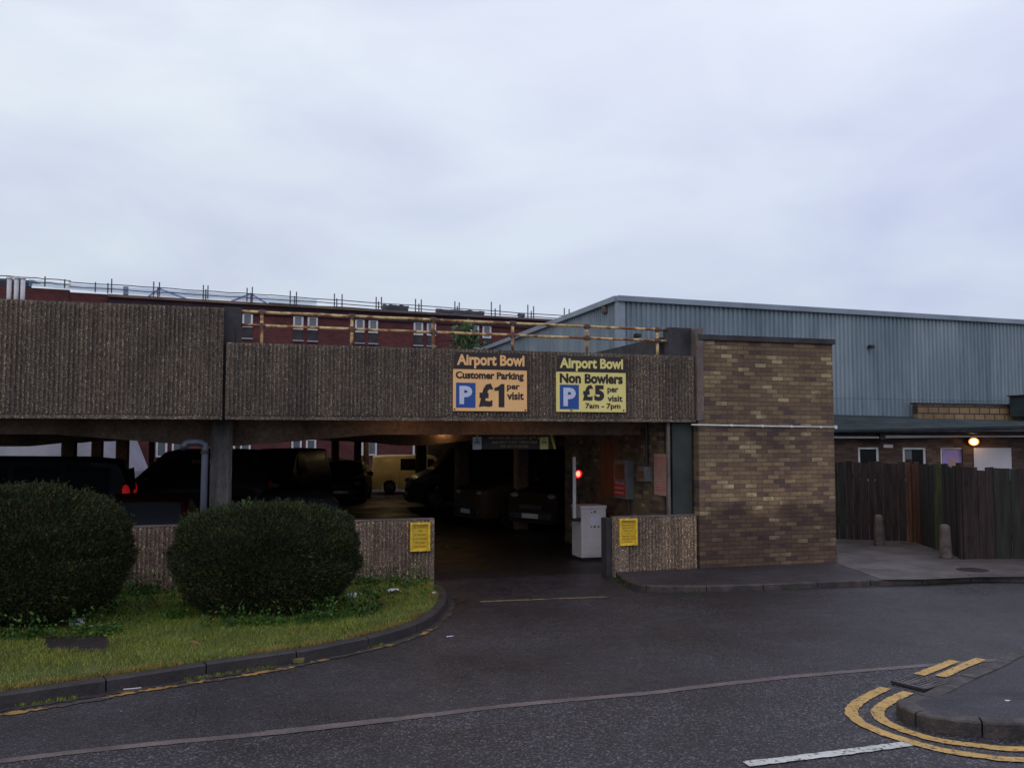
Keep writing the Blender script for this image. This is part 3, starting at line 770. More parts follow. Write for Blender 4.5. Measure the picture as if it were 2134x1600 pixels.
mb = MB(); mb.box(wx0 - 0.14, wx0 - 0.002, a - 0.05, b + 0.05, c_, d); B.part('case', mb, M_gbox, bevel=0.008)
mb = MB(); mb.box(wx0 - 0.145, wx0 - 0.141, a - 0.02, b, c_ + 0.05, d - 0.08); B.part('label_plate', mb, M_ply)
mb = MB(); mb.tube([(wx0 - 0.05, a + 0.05, d), (wx0 - 0.05, a + 0.05, 2.6)], 0.03); B.part('conduit', mb, M_black)
a, b, c_, d = wall_face(1365, 945, 1393, 1034)
B = Thing('notice_board', 'pale notice with lines of red print on the entrance brick wall', 'notice', FAC, (wx0, a, c_))
mb = MB(); mb.box(wx0 - 0.022, wx0 - 0.003, a, b, c_, d); B.part('board', mb, M_pink, bevel=0.003)
mb = MB(); n = 13
for k in range(n):
    z_ = d - 0.06 - (d - c_ - 0.12) * k / n; h_ = 0.012 if k not in (0, 11, 12) else 0.028
    x_ = a + 0.03 + random.uniform(0, 0.03); 
    while x_ < b - 0.06:
        l_ = random.uniform(0.03, 0.09); mb.box(wx0 - 0.0245, wx0 - 0.0225, x_, min(x_ + l_, b - 0.03), z_ - h_, z_); x_ += l_ + 0.014
B.part('print', mb, M_redink)

# white conduit across the tower
zA = FAC.hit(1450, 885)[1]; zB = FAC.hit(1740, 890)[1]
B = Thing('conduit_pipe', 'thin white pipe running level across the brick tower', 'pipe', FAC, (sT0, -0.03, zA))
mb = MB(); mb.tube([(sE - 0.1, -0.03, zA), ((sT0 + sT1) / 2, -0.03, (zA + zB) / 2 - 0.004), (sT1 + 0.01, -0.03, zB)], 0.014); B.part('tube', mb, M_white, smooth=True)
mb = MB(); mb.box(sT1 - 0.01, sT1 + 0.035, -0.055, 0.0, zB - 0.03, zB + 0.03); B.part('end_cap', mb, M_white, bevel=0.004)
for px in (1523, 1587, 1647, 1708):
    s_, z_ = FAC.hit(px, 887); zz_ = zA + (zB - zA) * (s_ - sE) / (sT1 - sE)
    mb = MB(); mb.box(s_ - 0.012, s_ + 0.012, -0.048, 0.0, zz_ - 0.022, zz_ + 0.022); B.part('clip', mb, M_white)

# downpipe beside the front column
t_ = 0.35
s_, _ = FAC.hit(426, 1000, t_)
zt_ = FAC.hit(420, 922, t_)[1]
B = Thing('downpipe', 'blue grey plastic downpipe with swan neck beside the front column', 'pipe', FAC, (s_, t_, 0))
mb = MB(); sl_ = FAC.hit(383, 925, t_)[0]
path = [(sl_ - 0.02, t_ + 0.5, zt_ - 0.09), (sl_ - 0.01, t_ + 0.05, zt_ - 0.07), (sl_ + 0.03, t_, zt_ - 0.02), (sl_ + 0.09, t_, zt_), (s_ - 0.08, t_, zt_), (s_ - 0.02, t_, zt_ - 0.03), (s_, t_, zt_ - 0.1), (s_ - 0.005, t_, 1.3), (s_ - 0.01, t_, 0.02)]
mb.tube([tuple(p) for p in catmull(path, 5)], 0.05, 12); B.part('pipe', mb, M_pipe, smooth=True)
for z_ in (zt_ - 0.14, 1.12):
    mb = MB(); mb.tube([(s_ - 0.003, t_, z_ - 0.03), (s_ - 0.003, t_, z_ + 0.03)], 0.06, 12); B.part('collar', mb, M_black)

# ------------------------------------------------------------------ rusty guard rail
tR = 0.28
B = Thing('guard_rail', 'rusty yellow two-bar tube railing along the deck edge', 'railing', FAC, (sJ1, tR, zP1))
zt0 = FAC.hit(503, 649, tR)[1]; zt1 = FAC.hit(1398, 688, tR)[1]; zm0 = FAC.hit(503, 677, tR)[1]; zm1 = FAC.hit(1398, 711, tR)[1]
sr0 = FAC.hit(503, 660, tR)[0]; sr1 = FAC.hit(1398, 700, tR)[0]
for za, zb in ((zt0, zt1), (zm0, zm1)):
    mb = MB(); P = [(sr0 + (sr1 - sr0) * k / 24, tR + random.uniform(-0.003, 0.003), za + (zb - za) * k / 24 + random.uniform(-0.004, 0.004)) for k in range(25)]
    mb.tube(P, 0.0235, 10); B.part('rail', mb, M_rust, smooth=True)
for px in (545, 733, 903, 1068, 1223, 1370):
    s_, _ = FAC.hit(px, 700, tR); f_ = (s_ - sr0) / (sr1 - sr0); zt_ = zt0 + (zt1 - zt0) * f_; zm_ = zm0 + (zm1 - zm0) * f_
    mb = MB(); mb.tube([(s_, tR, zP1 - 0.1), (s_, tR, zt_ + 0.005)], 0.026, 10); po = B.part('post', mb, M_rust, smooth=True)
    for z_ in (zt_, zm_):
        mb = MB(); mb.tube([(s_ - 0.055, tR, z_), (s_ + 0.055, tR, z_)], 0.034, 10); mb.tube([(s_, tR, z_ - 0.05), (s_, tR, z_ + 0.04)], 0.034, 10)
        B.part('clamp', mb, M_rustc, parent=po)

# ------------------------------------------------------------------ the two big price signs
def big_sign(label, px0, px1, ytl, ytr, ybl, ybr, face, hdr, rows, bolts):
    s0, _ = FAC.hit(px0, 800, -0.02); s1, _ = FAC.hit(px1, 800, -0.02)
    zt = (FAC.hit(px0, ytl, -0.02)[1] + FAC.hit(px1, ytr, -0.02)[1]) / 2; zb = (FAC.hit(px0, ybl, -0.02)[1] + FAC.hit(px1, ybr, -0.02)[1]) / 2
    W, H = s1 - s0, zt - zb
    B = Thing('price_sign', label, 'sign', FAC, (s0, -0.02, zb))
    y0 = -0.021
    mb = MB(); mb.box(s0, s1, y0, -0.005, zb, zt); bd = B.part('board', mb, face)
    mb = MB(); mb.box(s0, s1, y0 - 0.002, y0 - 0.0002, zt - H * hdr, zt); B.part('header_band', mb, M_ink)
    X = lambda f: s0 + W * f
    Z = lambda f: zt - H * f
    inks = {'ink': (M_ink, 'lettering'), 'face': (face, 'header_lettering'), 'lav': (M_lav, 'parking_symbol')}
    bags = {k: MB() for k in inks}
    for (txt, x0, x1, a, b_, k, bold) in rows:
        if txt == '1': figure_one(bags[k], X(x0), X(x1), Z(b_), Z(a), y0 - .0042); continue
        text_into(bags[k], txt, X(x0), X(x1), Z(b_), Z(a), y0 - 0.0022, bold, 0.002)
    (x0, x1, a, b_) = bolts['blue']
    mb = MB(); mb.box(X(x0), X(x1), y0 - 0.002, y0 - 0.0002, Z(b_), Z(a)); B.part('blue_panel', mb, M_blue)
    for k, (m_, nm) in inks.items(): B.part(nm, bags[k], m_)
    for (fx, fz) in bolts['pts']:
        mb = MB(); mb.tube([(X(fx), y0 - 0.008, Z(fz)), (X(fx), y0, Z(fz))], 0.014, 10); B.part('bolt', mb, M_rustc)
bo = 0.0385
big_sign('orange customer parking sign reading £1 per visit, on the deck panel', 944, 1098, 732, 738.5, 854.6, 858.7, M_or, 0.29,
         [('Airport Bowl', .05, .965, .035, .275, 'face', bo), ('Customer Parking', .035, .955, .33, .487, 'ink', .042), ('P', .085, .255, .575, .885, 'lav', .045),
          ('£', .345, .54, .525, .93, 'ink', .05), ('1', .555, .69, .53, .93, 'ink', .06), ('per', .725, .90, .545, .655, 'ink', .03), ('visit', .725, .955, .67, .80, 'ink', .035)],
         {'blue': (.04, .30, .52, .945), 'pts': [(.02, .97), (.975, .975), (.97, .06), (.02, .03)]})
big_sign('pale yellow non bowlers sign reading £5 per visit, on the deck panel', 1159, 1304, 740.5, 745.5, 856, 860.5, M_ly, 0.285,
         [('Airport Bowl', .05, .96, .035, .272, 'face', bo), ('Non Bowlers', .05, .955, .315, .49, 'ink', .045), ('P', .10, .275, .57, .90, 'lav', .045),
          ('£', .375, .525, .51, .80, 'ink', .05), ('5', .54, .685, .515, .80, 'ink', .06), ('per', .73, .89, .56, .675, 'ink', .03), ('visit', .73, .95, .70, .81, 'ink', .03), ('7am - 7pm', .41, .92, .84, .965, 'ink', .03)],
         {'blue': (.05, .32, .515, .955), 'pts': [(.21, .975), (.965, .965), (.03, .03), (.97, .03)]})

# yellow framed notices on the low walls
def yellow_notice(label, px0, px1, y0_, y1_, lines):
    s0, _ = FAC.hit(px0, 1100, -0.03); s1, _ = FAC.hit(px1, 1100, -0.03)
    zt = FAC.hit((px0 + px1) / 2, y0_, -0.03)[1]; zb = FAC.hit((px0 + px1) / 2, y1_, -0.03)[1]
    B = Thing('yellow_notice', label, 'sign', FAC, (s0, -0.03, zb))
    f_ = 0.034
    mb = MB(); mb.box(s0, s1, -0.02, -0.003, zb, zt); B.part('panel', mb, M_yeld)
    mb = MB(); mb.box(s0, s0 + f_, -0.05, -0.0205, zb, zt); mb.box(s1 - f_, s1, -0.05, -0.0205, zb, zt)
    mb.box(s0 + f_, s1 - f_, -0.049, -0.0205, zb, zb + f_); mb.box(s0 + f_, s1 - f_, -0.049, -0.0205, zt - f_, zt)
    B.part('frame', mb, M_yel, bevel=0.006)
    mb = MB(); W = s1 - s0 - 2 * f_; H = zt - zb - 2 * f_; n = len(lines)
    for k, (tx, wf) in enumerate(lines):
        zc = zt - f_ - H * (k + 0.62) / (n + 0.25); hh = H / (n + 0.25) * 0.28; cx = (s0 + s1) / 2
        text_into(mb, tx, cx - W * wf / 2, cx + W * wf / 2, zc - hh, zc + hh, -0.021, 0.012, 0.001)
    B.part('lettering', mb, M_inkf)
yellow_notice('yellow framed stop notice at the right end of the long low wall', 855, 896.5, 1088.5, 1148.5,
              [('ALL CARS MUST', .84), ('STOP', .26), ('AT THIS POINT', .74), ('DO NOT PROCEED', .9), ('UNTIL GREEN', .66), ('LIGHT SHOWN', .74)])
yellow_notice('yellow framed notice of small print on the short wall by the white cabinet', 1291, 1328, 1080.5, 1136.5,
              [('CAR PARK NOTICE', .8), ('PLEASE KEEP LEFT', .88), ('AND DO NOT STOP', .8), ('BEHIND CARS', .62), ('AT ANY', .38), ('TIME WAIT FOR', .86), ('THE GREEN LIGHT', .86), ('TO SHOW', .55)])

# hanging height sign
YH = 16.9
h0 = at(978, 906, YH); h1 = at(1160, 907, YH + 0.95 * 0.31 * 1.5); hz1 = at(1060, 906, YH + .25).z; hz0 = at(1060, 935.5, YH + .25).z
HF = Frame(h0.x, h0.y, to=(h1.x, h1.y)); HW = (h1 - h0).to_2d().length
B = Thing('height_sign', 'dark maximum height board hanging on wires over the entrance', 'sign', HF, (0, 0, hz0))
mb = MB(); mb.box(HW * .03, HW * .985, 0, 0.02, hz0, hz1); B.part('board', mb, M_ink)
mb = MB(); hh = hz1 - hz0
for f_ in (0.02,):
    mb.add([(HW * (.02 + f_), -0.003, hz0), (HW * (.045 + f_), -0.003, hz0), (HW * (.085 + f_), -0.003, hz1), (HW * (.06 + f_), -0.003, hz1)], [(0, 1, 2, 3)])
B.part('hazard_stripe', mb, M_yeld); mb = MB(); mb.add([(HW * .965, -0.003, hz0), (HW * .995, -0.003, hz0), (HW * .95, -0.003, hz1), (HW * .92, -0.003, hz1)], [(0, 1, 2, 3)])
B.part('hazard_stripe', mb, M_yeld)
mb = MB(); D_ = pm('dim_lettering', (0.50, 0.38, 0.18), (0.34, 0.26, 0.14), 8, 0.6)
text_into(mb, 'MAXIMUM HEIGHT 6FT 6', HW * .22, HW * .80, hz0 + hh * .68, hz0 + hh * .90, -0.001, 0.01, 0.002)
text_into(mb, 'AND SPIRIT IS NOT RESPONSIBLE', HW * .25, HW * .77, hz0 + hh * .40, hz0 + hh * .58, -0.001, 0.01, 0.002)
text_into(mb, 'FOR ANY DAMAGES', HW * .35, HW * .67, hz0 + hh * .12, hz0 + hh * .29, -0.001, 0.01, 0.002)
B.part('lettering', mb, D_)
for f_, m_ in ((0.025, M_lav), (0.79, M_ly)):
    mb = MB(); x_ = HW * f_ + 0.02; mb.box(x_, x_ + 0.165, -0.018, -0.006, hz0 - 0.005, hz1 - 0.04); pl = B.part('warning_placard', mb, m_)
    mb = MB(); z_ = hz0 + hh * .38; t3 = [(x_ + .02, z_), (x_ + .145, z_), (x_ + .0825, z_ + hh * .42)]
    for i in range(3):
        p, q = Vector(t3[i]), Vector(t3[(i + 1) % 3]); d_ = (q - p).normalized(); nrm = Vector((-d_.y, d_.x)) * 0.009
        mb.add([(p.x, -0.0195, p.y), (q.x, -0.0195, q.y), (q.x + nrm.x, -0.0195, q.y + nrm.y), (p.x + nrm.x, -0.0195, p.y + nrm.y)], [(0, 1, 2, 3)])
    mb.box(x_ + .06, x_ + .105, -0.0195, -0.0185, z_ + .022, z_ + .045)
    B.part('triangle_symbol', mb, M_ink, parent=pl)
for f_ in (.1, .87):
    mb = MB(); mb.tube([(HW * f_, 0.01, hz1), (HW * f_ + 0.01, 0.01, 2.60)], 0.004, 6); B.part('wire', mb, M_black)

# ------------------------------------------------------------------ barrier cabinet, arm and red light
g = gp(1212, 1169, 0.0); gl = FAC.loc(g)
g2 = FAC.loc(gp(1190, 1164, 0.0))
cw = FAC.hit(1263, 1100, gl[1])[0] - gl[0]; ctz = FAC.hit(1235, 1053.5, gl[1])[1]
cd = 0.5
B = Thing('barrier_cabinet', 'white metal barrier cabinet with keypad, grimy at the foot, beside the entrance', 'cabinet', FAC, (gl[0], gl[1], 0))
x0, y0 = gl[0], gl[1]
mb = MB(); mb.box(x0, x0 + cw, y0, y0 + cd, 0.06, ctz - 0.06); B.part('case', mb, M_offwhite, bevel=0.008)
mb = MB(); mb.box(x0 - 0.012, x0 + cw + 0.012, y0 - 0.012, y0 + cd + .01, ctz - 0.058, ctz); B.part('lid', mb, M_offwhite, bevel=0.008)
mb = MB(); mb.box(x0 + 0.01, x0 + cw - .01, y0 + 0.02, y0 + cd, 0, 0.058); B.part('plinth', mb, M_black)
mb = MB(); mb.box(x0 + 0.03, x0 + cw - 0.03, y0 - 0.012, y0 - 0.001, 0.10, ctz - 0.09); dr = B.part('door', mb, M_offwhite, bevel=0.003)
yb = y0 - 0.0125
for fx, fz, r_, m_ in ((.38, .62, .015, M_redst), (.52, .62, .018, M_black), (.68, .62, .018, M_gbox), (.40, .88, .012, M_black), (.53, .89, .024, M_gbox)):
    mb = MB(); mb.tube([(x0 + cw * fx, yb, ctz * fz), (x0 + cw * fx, yb - .01, ctz * fz)], r_, 12); B.part('button', mb, m_, parent=dr)
mb = MB(); mb.box(x0 + cw * .36, x0 + cw * .66, yb - .002, yb - .0002, ctz * .66, ctz * .80); B.part('instruction_label', mb, M_lav, parent=dr)
sx, _ = FAC.hit(1195, 1000, y0 - 0.02)
zt_ = FAC.hit(1195, 952, y0)[1]; zb_ = FAC.hit(1195, 1086, y0)[1]
mb = MB(); mb.box(x0 - 0.155, x0 - 0.095, y0 + .02, y0 + 0.06, zb_, zt_); arm = B.part('barrier_arm', mb, M_offwhite, bevel=0.006)
mb = MB(); mb.tube([(x0 - 0.17, y0 + .04, zb_ + .03), (x0 - 0.003, y0 + .04, zb_ + .03)], 0.035, 12); B.part('pivot', mb, M_black, parent=arm)
# signal
tS = y0 + 0.9
ls, lz = FAC.hit(1204, 987, tS)
B = Thing('traffic_signal', 'small black traffic signal showing red beside the barrier arm', 'traffic light', FAC, (ls, tS, 0))
mb = MB(); mb.box(ls - .11, ls + .12, tS, tS + .14, lz - .42, lz + .14); B.part('housing', mb, M_black, bevel=0.02)
mb = MB(); mb.tube([(ls + .02, tS + .07, 0), (ls + .02, tS + .07, lz - .4)], .04, 12); B.part('post', mb, M_black)
mb = MB(); mb.ell((ls, tS - .005, lz), (.085, .022, .085)); rl_ = B.part('red_lens_halo', mb, M_redlit, smooth=True)  # lens made wide, its emissive rim stands in for the red halo
mb = MB(); mb.ell((ls, tS - .016, lz), (.05, .02, .06)); B.part('lit_centre', mb, M_redcore, parent=rl_, smooth=True)
mb = MB(); mb.ell((ls + .01, tS - .003, lz - .24), (.07, .012, .07)); B.part('green_lens', mb, M_black, smooth=True)
mb = MB()
for k in range(9):
    a1 = math.pi * k / 9; a2 = math.pi * (k + 1) / 9; r_ = .085
    mb.add([(ls + r_ * math.cos(a1), tS, lz + r_ * math.sin(a1)), (ls + r_ * math.cos(a2), tS, lz + r_ * math.sin(a2)), (ls + r_ * math.cos(a2), tS - .09, lz + r_ * math.sin(a2) - .01), (ls + r_ * math.cos(a1), tS - .09, lz + r_ * math.sin(a1) - .01)], [(0, 1, 2, 3)])
B.part('hood', mb, M_black)
ld = bpy.data.lights.new('red_glow', 'POINT'); ld.energy = 0.6; ld.color = (1, .05, .03); ld.shadow_soft_size = 0.05
lo_ = bpy.data.objects.new('red_glow', ld); C.objects.link(lo_); lo_.parent = B.o; lo_.location = (0, -0.16, lz)

# ------------------------------------------------------------------ ceiling lamps under the deck (lit)
def bulkhead(label, s, t, z, power, grp='bulkhead lamps under the deck', col=(1.0, .52, .20)):
    B = Thing('bulkhead_lamp', label, 'lamp', FAC, (s, t, z), grp)
    mb = MB(); mb.box(s - .14, s + .14, t - .07, t + .07, z + .03, z + .07); B.part('base', mb, M_gbox, bevel=.008)
    mb = MB(); mb.ell((s, t, z + .03), (.12, .055, .05)); B.part('lens', mb, M_bulk, smooth=True)
    d = bpy.data.lights.new('lamp_light', 'POINT'); d.energy = power; d.color = col; d.shadow_soft_size = .08
    o = bpy.data.objects.new('lamp_light', d); C.objects.link(o); o.parent = B.o; o.location = (0, 0, -0.07)
for px_, lb_ in ((860, 'orange bulkhead lamp behind the deck panel left of the customer parking sign'), (1060, 'orange bulkhead lamp behind the deck panel between the two price signs')):
    bulkhead(lb_, FAC.hit(px_, 880, .3)[0], .32, 2.64, 3.2)
l2 = FAC.loc(at(812, 900, 36.5)); bulkhead('orange bulkhead lamp by the yellow van under the deck', l2[0], l2[1], 2.58, 13, col=(1.0, .72, .36))
l5 = FAC.loc(at(925, 900, 23.0)); bulkhead('orange bulkhead lamp under the deck in front of the middle row of columns', l5[0], l5[1], 2.58, 6, col=(1.0, .62, .28))
l3 = FAC.loc(at(175, 900, 30)); bulkhead('orange bulkhead lamp on the soffit at the far left bay', l3[0], l3[1], 2.58, 4)

# ------------------------------------------------------------------ vehicles
def interp(xs, ys, x): return float(np.interp(x, xs, ys))
KINDS = {
 'hatch': dict(L=4.0, hw=.85, belt=.92, top=[(-2, .70), (-1.95, .95), (-1.75, 1.15), (-1.35, 1.40), (-.9, 1.45), (.1, 1.46), (.45, 1.42), (1.2, 1.0), (1.7, .88), (1.95, .68), (2, .5)],
              ws=(.40, 1.22), rw=(-1.93, -1.38), sw=[(-1.55, -.55), (-.47, .42)], wh=(1.28, -1.25), r=.31, cab=(-1.4, .5)),
 'suv': dict(L=4.7, hw=.92, belt=1.12, top=[(-2.35, .85), (-2.3, 1.4), (-2.15, 1.82), (-1.6, 1.88), (.1, 1.90), (.45, 1.84), (1.15, 1.20), (1.9, 1.08), (2.28, .95), (2.35, .6)],
            ws=(.42, 1.12), rw=(-2.33, -2.13), sw=[(-2.0, -1.2), (-1.1, -.32), (-.22, .55)], wh=(1.42, -1.45), r=.37, cab=(-2.2, .45)),
 'shortvan': dict(L=4.2, hw=.90, belt=1.15, top=[(-2.1, 1.0), (-2.08, 1.85), (-1.98, 1.96), (-1.3, 2.0), (.3, 2.0), (.65, 1.92), (1.4, 1.22), (1.88, 1.02), (2.06, .85), (2.1, .55)],
            ws=(.66, 1.37), rw=(-2.11, -2.03), sw=[(.05, .82)], wh=(1.3, -1.25), r=.33, cab=(-2, .7)),
 'van': dict(L=4.8, hw=.93, belt=1.15, top=[(-2.4, 1.0), (-2.38, 1.85), (-2.28, 1.96), (-1.5, 2.0), (.5, 2.0), (.9, 1.92), (1.65, 1.22), (2.15, 1.02), (2.36, .85), (2.4, .55)],
            ws=(.9, 1.62), rw=(-2.41, -2.33), sw=[(.25, 1.05)], wh=(1.55, -1.45), r=.33, cab=(-2.3, .9)),
}
def make_car(label, kind, mat, loc, head, scale=1.0, lit=False, cat='car', sidewin=None, extra=None, group='vehicles parked under the deck'):
    K = KINDS[kind]; L2 = K['L'] / 2; hw0 = K['hw']; belt = K['belt']
    tx = [p[0] for p in K['top']]; tz = [p[1] for p in K['top']]
    fr = Frame(loc[0], loc[1], head)
    B = Thing({'shortvan': 'parked_van', 'van': 'parked_van', 'suv': 'parked_car', 'hatch': 'parked_car'}[kind], label, cat, fr, (0, 0, 0), group)
    B.o.scale = (scale,) * 3
    wf, wr = K['wh']; r = K['r']; ar = r + .06
    def hwx(x):
        e_ = min(1.0, (L2 - abs(x)) / .55); return hw0 * (0.80 + 0.20 * math.sqrt(max(0, 1 - (1 - e_) ** 2)))
    def zb(x):
        z = .22
        for c in (wf, wr):
            d = abs(x - c)
            if d < ar: z = max(z, r + math.sqrt(ar * ar - d * d) - .02)
        return z
    roof = max(tz)
    def sec(x):
        T = interp(tx, tz, x); h = hwx(x); bz = min(belt, T - .05); k = max(0.0, min(1.0, (T - bz) / (roof - belt)))
        hr = h * (.97 - .17 * k); z0 = min(zb(x), bz - .03); zm = z0 + (bz - z0) * .55
        return [(0, z0), (h * .80, z0), (h * .97, z0 + .02), (h, zm), (h * .985, bz), (hr + .02, bz + (T - bz) * .45 + .005), (hr, T - .07 * k - .02), (hr - .10, T - .008), (0, T + .012 * k)]
    xs = sorted(set([round(x, 3) for x in np.linspace(-L2, L2, 61)] + [c + d for c in (wf, wr) for d in (-ar, -ar * .92, -ar * .7, -ar * .4, 0, ar * .4, ar * .7, ar * .92, ar)]))
    mb = MB(); vs_ = []; n = 9
    for x in xs:
        S_ = sec(x); vs_ += [(x, y, z) for y, z in S_] + [(x, -y, z) for y, z in S_[1:-1]]
    m_ = 16; ring = list(range(9)) + list(range(15, 8, -1)); fs = []
    for i in range(len(xs) - 1):
        for k in range(16):
            a, b = ring[k], ring[(k + 1) % 16]; fs.append((i * 16 + a, i * 16 + b, (i + 1) * 16 + b, (i + 1) * 16 + a))
    fs.append(tuple(ring)); fs.append(tuple((len(xs) - 1) * 16 + k for k in reversed(ring)))
    mb.add(vs_, fs); body = B.part('body', mb, mat, smooth=True)
    es = body.modifiers.new('edge', 'EDGE_SPLIT'); es.split_angle = R(48)
    # windows
    def sidepatch(x0, x1, sgn, z_lo=.08, z_hi=.86, lean0=0.0, lean1=0.0):
        m = MB(); P = []; NX = 8
        for j in range(2):
            f = (z_lo, z_hi)[j]
            for i in range(NX + 1):
                xa = x0 + lean0 * f; xb = x1 + lean1 * f; x = xa + (xb - xa) * i / NX; S_ = sec(x); 
                (ya, za), (yb, zb_), (yc, zc) = S_[4], S_[5], S_[6]
                if f < .5: t = f / .45; y = ya + (yb - ya) * t; z = za + (zb_ - za) * t
                else: t = (f - .45) / .55; y = yb + (yc - yb) * t; z = zb_ + (zc - zb_) * t
                P.append((x, sgn * (y + .006), z))
        for i in range(NX): m.add([P[i], P[i + 1], P[NX + 2 + i], P[NX + 1 + i]], [(0, 1, 2, 3) if sgn < 0 else (3, 2, 1, 0)])
        return m
    for sgn in (1, -1):
        for i, (a, b) in enumerate(sidewin or K['sw']):
            last = (b == max(q[1] for q in K['sw']))
            B.part('side_window', sidepatch(a, b, sgn, lean1=-.35 if last and 'van' not in kind else (-.25 if last else 0)), M_glass)
    def toppatch(xa, xb, inset=.12):
        m = MB(); P = []
        for i in range(7):
            x = xa + (xb - xa) * i / 6; S_ = sec(x); y = S_[7][0] - .02; z = S_[7][1]
            nx = .006 if xb > 0 else -.006
            P += [(x + nx, -y, z + .006), (x + nx, 0, S_[8][1] + .006), (x + nx, y, z + .006)]
        for i in range(6):
            for q in range(2): m.add([P[i * 3 + q], P[i * 3 + q + 1], P[i * 3 + 4 + q], P[i * 3 + 3 + q]], [(0, 1, 2, 3)])
        return m
    B.part('windscreen', toppatch(*K['ws']), M_glass, smooth=True)
    if kind == 'hatch': B.part('rear_window', toppatch(*K['rw']), M_glass, smooth=True)
    else:
        m = MB(); zt_ = roof - .2; m.quad((-L2 - .008, hw0 * .66, belt + .08), (-L2 - .008, -hw0 * .66, belt + .08), (-L2 + .035, -hw0 * .62, zt_ - .05), (-L2 + .035, hw0 * .62, zt_ - .05)); B.part('rear_window', m, M_glass)
    for x in (wf, wr):
        for sgn in (1, -1):
            m = MB(); y = sgn * (hw0 - .12)
            m.tube([(x, y - .10, r), (x, y - .085, r), (x, y + .085, r), (x, y + .10, r)], [r * .9, r, r, r * .9], 24); tw = B.part('wheel', m, M_rubber)
            m = MB(); yy = y + sgn * .102; m.tube([(x, yy, r), (x, yy + sgn * .008, r)], [r * .62, r * .55], 20)
            for k in range(5):
                a = 2 * math.pi * k / 5; m.tube([(x, yy + sgn * .012, r), (x + r * .55 * math.cos(a), yy + sgn * .004, r + r * .55 * math.sin(a))], .028, 6)
            B.part('rim', m, M_rim, parent=tw)
    hz = {'shortvan': .86, 'hatch': .68, 'suv': .88, 'van': .86}[kind]
    for sgn in (1, -1):
        m = MB(); m.ell((L2 - .16, sgn * hw0 * .66, hz), (.17, .17, .085)); B.part('headlight', m, M_lamp, smooth=True)
        m = MB(); m.ell((-L2 + .06, sgn * hw0 * .80, hz + (.32 if kind == 'suv' else .16)), (.08, .10, .15)); B.part('tail_light', m, M_taillit if lit else M_tail, smooth=True)
        m = MB(); mx_ = K['ws'][1] - .32; m.ell((mx_, sgn * (hw0 + .10), belt + .10), (.06, .11, .08)); B.part('wing_mirror', m, mat, smooth=True)
    m = MB(); m.box(L2 - .06, L2 + .03, -hw0 * .74, hw0 * .74, .30, .48); B.part('front_bumper', m, M_black, bevel=.03)
    m = MB(); m.box(-L2 - .03, -L2 + .06, -hw0 * .74, hw0 * .74, .30, .48); B.part('rear_bumper', m, M_black, bevel=.03)
    m = MB(); m.box(L2 - .03, L2 + .012, -hw0 * .40, hw0 * .40, .56, .66); B.part('grille', m, M_black)
    m = MB(); m.box(L2 + .031, L2 + .037, -.26, .26, .34, .45); B.part('front_plate', m, M_white)
    m = MB(); m.box(-L2 - .037, -L2 - .031, -.26, .26, .52, .63); m.box(-L2 - .032, -L2 + .05, -.26, .26, .50, .52); B.part('rear_plate', m, M_plate)
    m = MB()
    for sgn in (1, -1):
        for xx in ((wf - ar - .08, ) + ((wr + ar + .9,) if 'van' not in kind else (.1, -.95))):
            m.box(xx - .004, xx + .004, sgn * (hwx(xx)) - .006, sgn * (hwx(xx)) + .006, .40, belt - .02)
    B.part('door_gap', m, M_black)
    if extra: extra(B, sec, L2, hw0)
    return B
P_black = paint('black_car_paint', (0.012, 0.013, 0.016)); P_dred = paint('dark_red_car_paint', (0.016, 0.003, 0.003))
P_beige = paint('beige_car_paint', (0.06, 0.042, 0.028)); P_yel = paint('yellow_van_paint', (0.78, 0.64, 0.36), .4)
P_silver = paint('silver_car_paint', (0.20, 0.21, 0.24)); P_navy = paint('navy_car_paint', (0.010, 0.011, 0.030)); P_maroon = paint('maroon_car_paint', (0.022, 0.006, 0.007))
P_grey = paint('grey_car_paint', (0.022, 0.024, 0.032))
FD = 17.2
def gxy(px, Y): p = at(px, 1000, Y); return (p.x, p.y)
def along(px_end, Y, length, head):      # centre of a vehicle whose end shows at px_end
    p = gxy(px_end, Y); a = R(head); return (p[0] + math.cos(a) * length / 2, p[1] + math.sin(a) * length / 2)
make_car('black four by four with a lit red tail light, far left under the deck', 'suv', P_grey, along(272, 19.0, 4.7, 180 + FD), 180 + FD, 1.02, lit=True)
def lettering(B, sec, L2, hw0):
    m = MB(); text_into(m, 'SHAKERS', -.42, .12, 1.62, 1.74, 0, .01, .002)
    y = hw0 * .985
    m.v = [(-v[0] - .45, y * .955, v[2]) for v in m.v]
    B.part('side_lettering', m, M_redink)
make_car('black van with faint red lettering on its side behind the downpipe', 'shortvan', P_black, along(226, 24.5, 4.2, FD), 180 + FD, 1.0, cat='van', extra=lettering)
make_car('dark red hatchback just behind the low wall between the two bushes', 'hatch', P_dred, tuple(FAC.w(FAC.hit(298, 1050, 1.2)[0], 2.35).to_2d()), 90 + FD, .95)
make_car('black hatchback with its roof showing over the smaller clipped bush', 'hatch', P_black, tuple(FAC.w(FAC.hit(626, 1050, 1.4)[0], 2.9).to_2d()), 90 + FD, .93)
make_car('navy van standing in the middle of the deck, seen end on', 'van', P_navy, gxy(594, 30.5), 262, .98, cat='van')
make_car('silver car half hidden behind the navy van', 'hatch', P_silver, gxy(652, 37), 200, 1.04)
make_car('dark car facing out between two far columns', 'hatch', P_black, gxy(722, 34.5), 275, 1.0)
make_car('yellow van parked side on at the back of the deck', 'van', P_yel, along(765, 38.5, 4.2, 8), 8, .80, cat='van', sidewin=[(-.9, .05), (.5, 1.05)])
make_car('large black people carrier nosing left beside the yellow van', 'van', P_black, along(852, 30.5, 4.8, 12), 192, 1.03, cat='van')
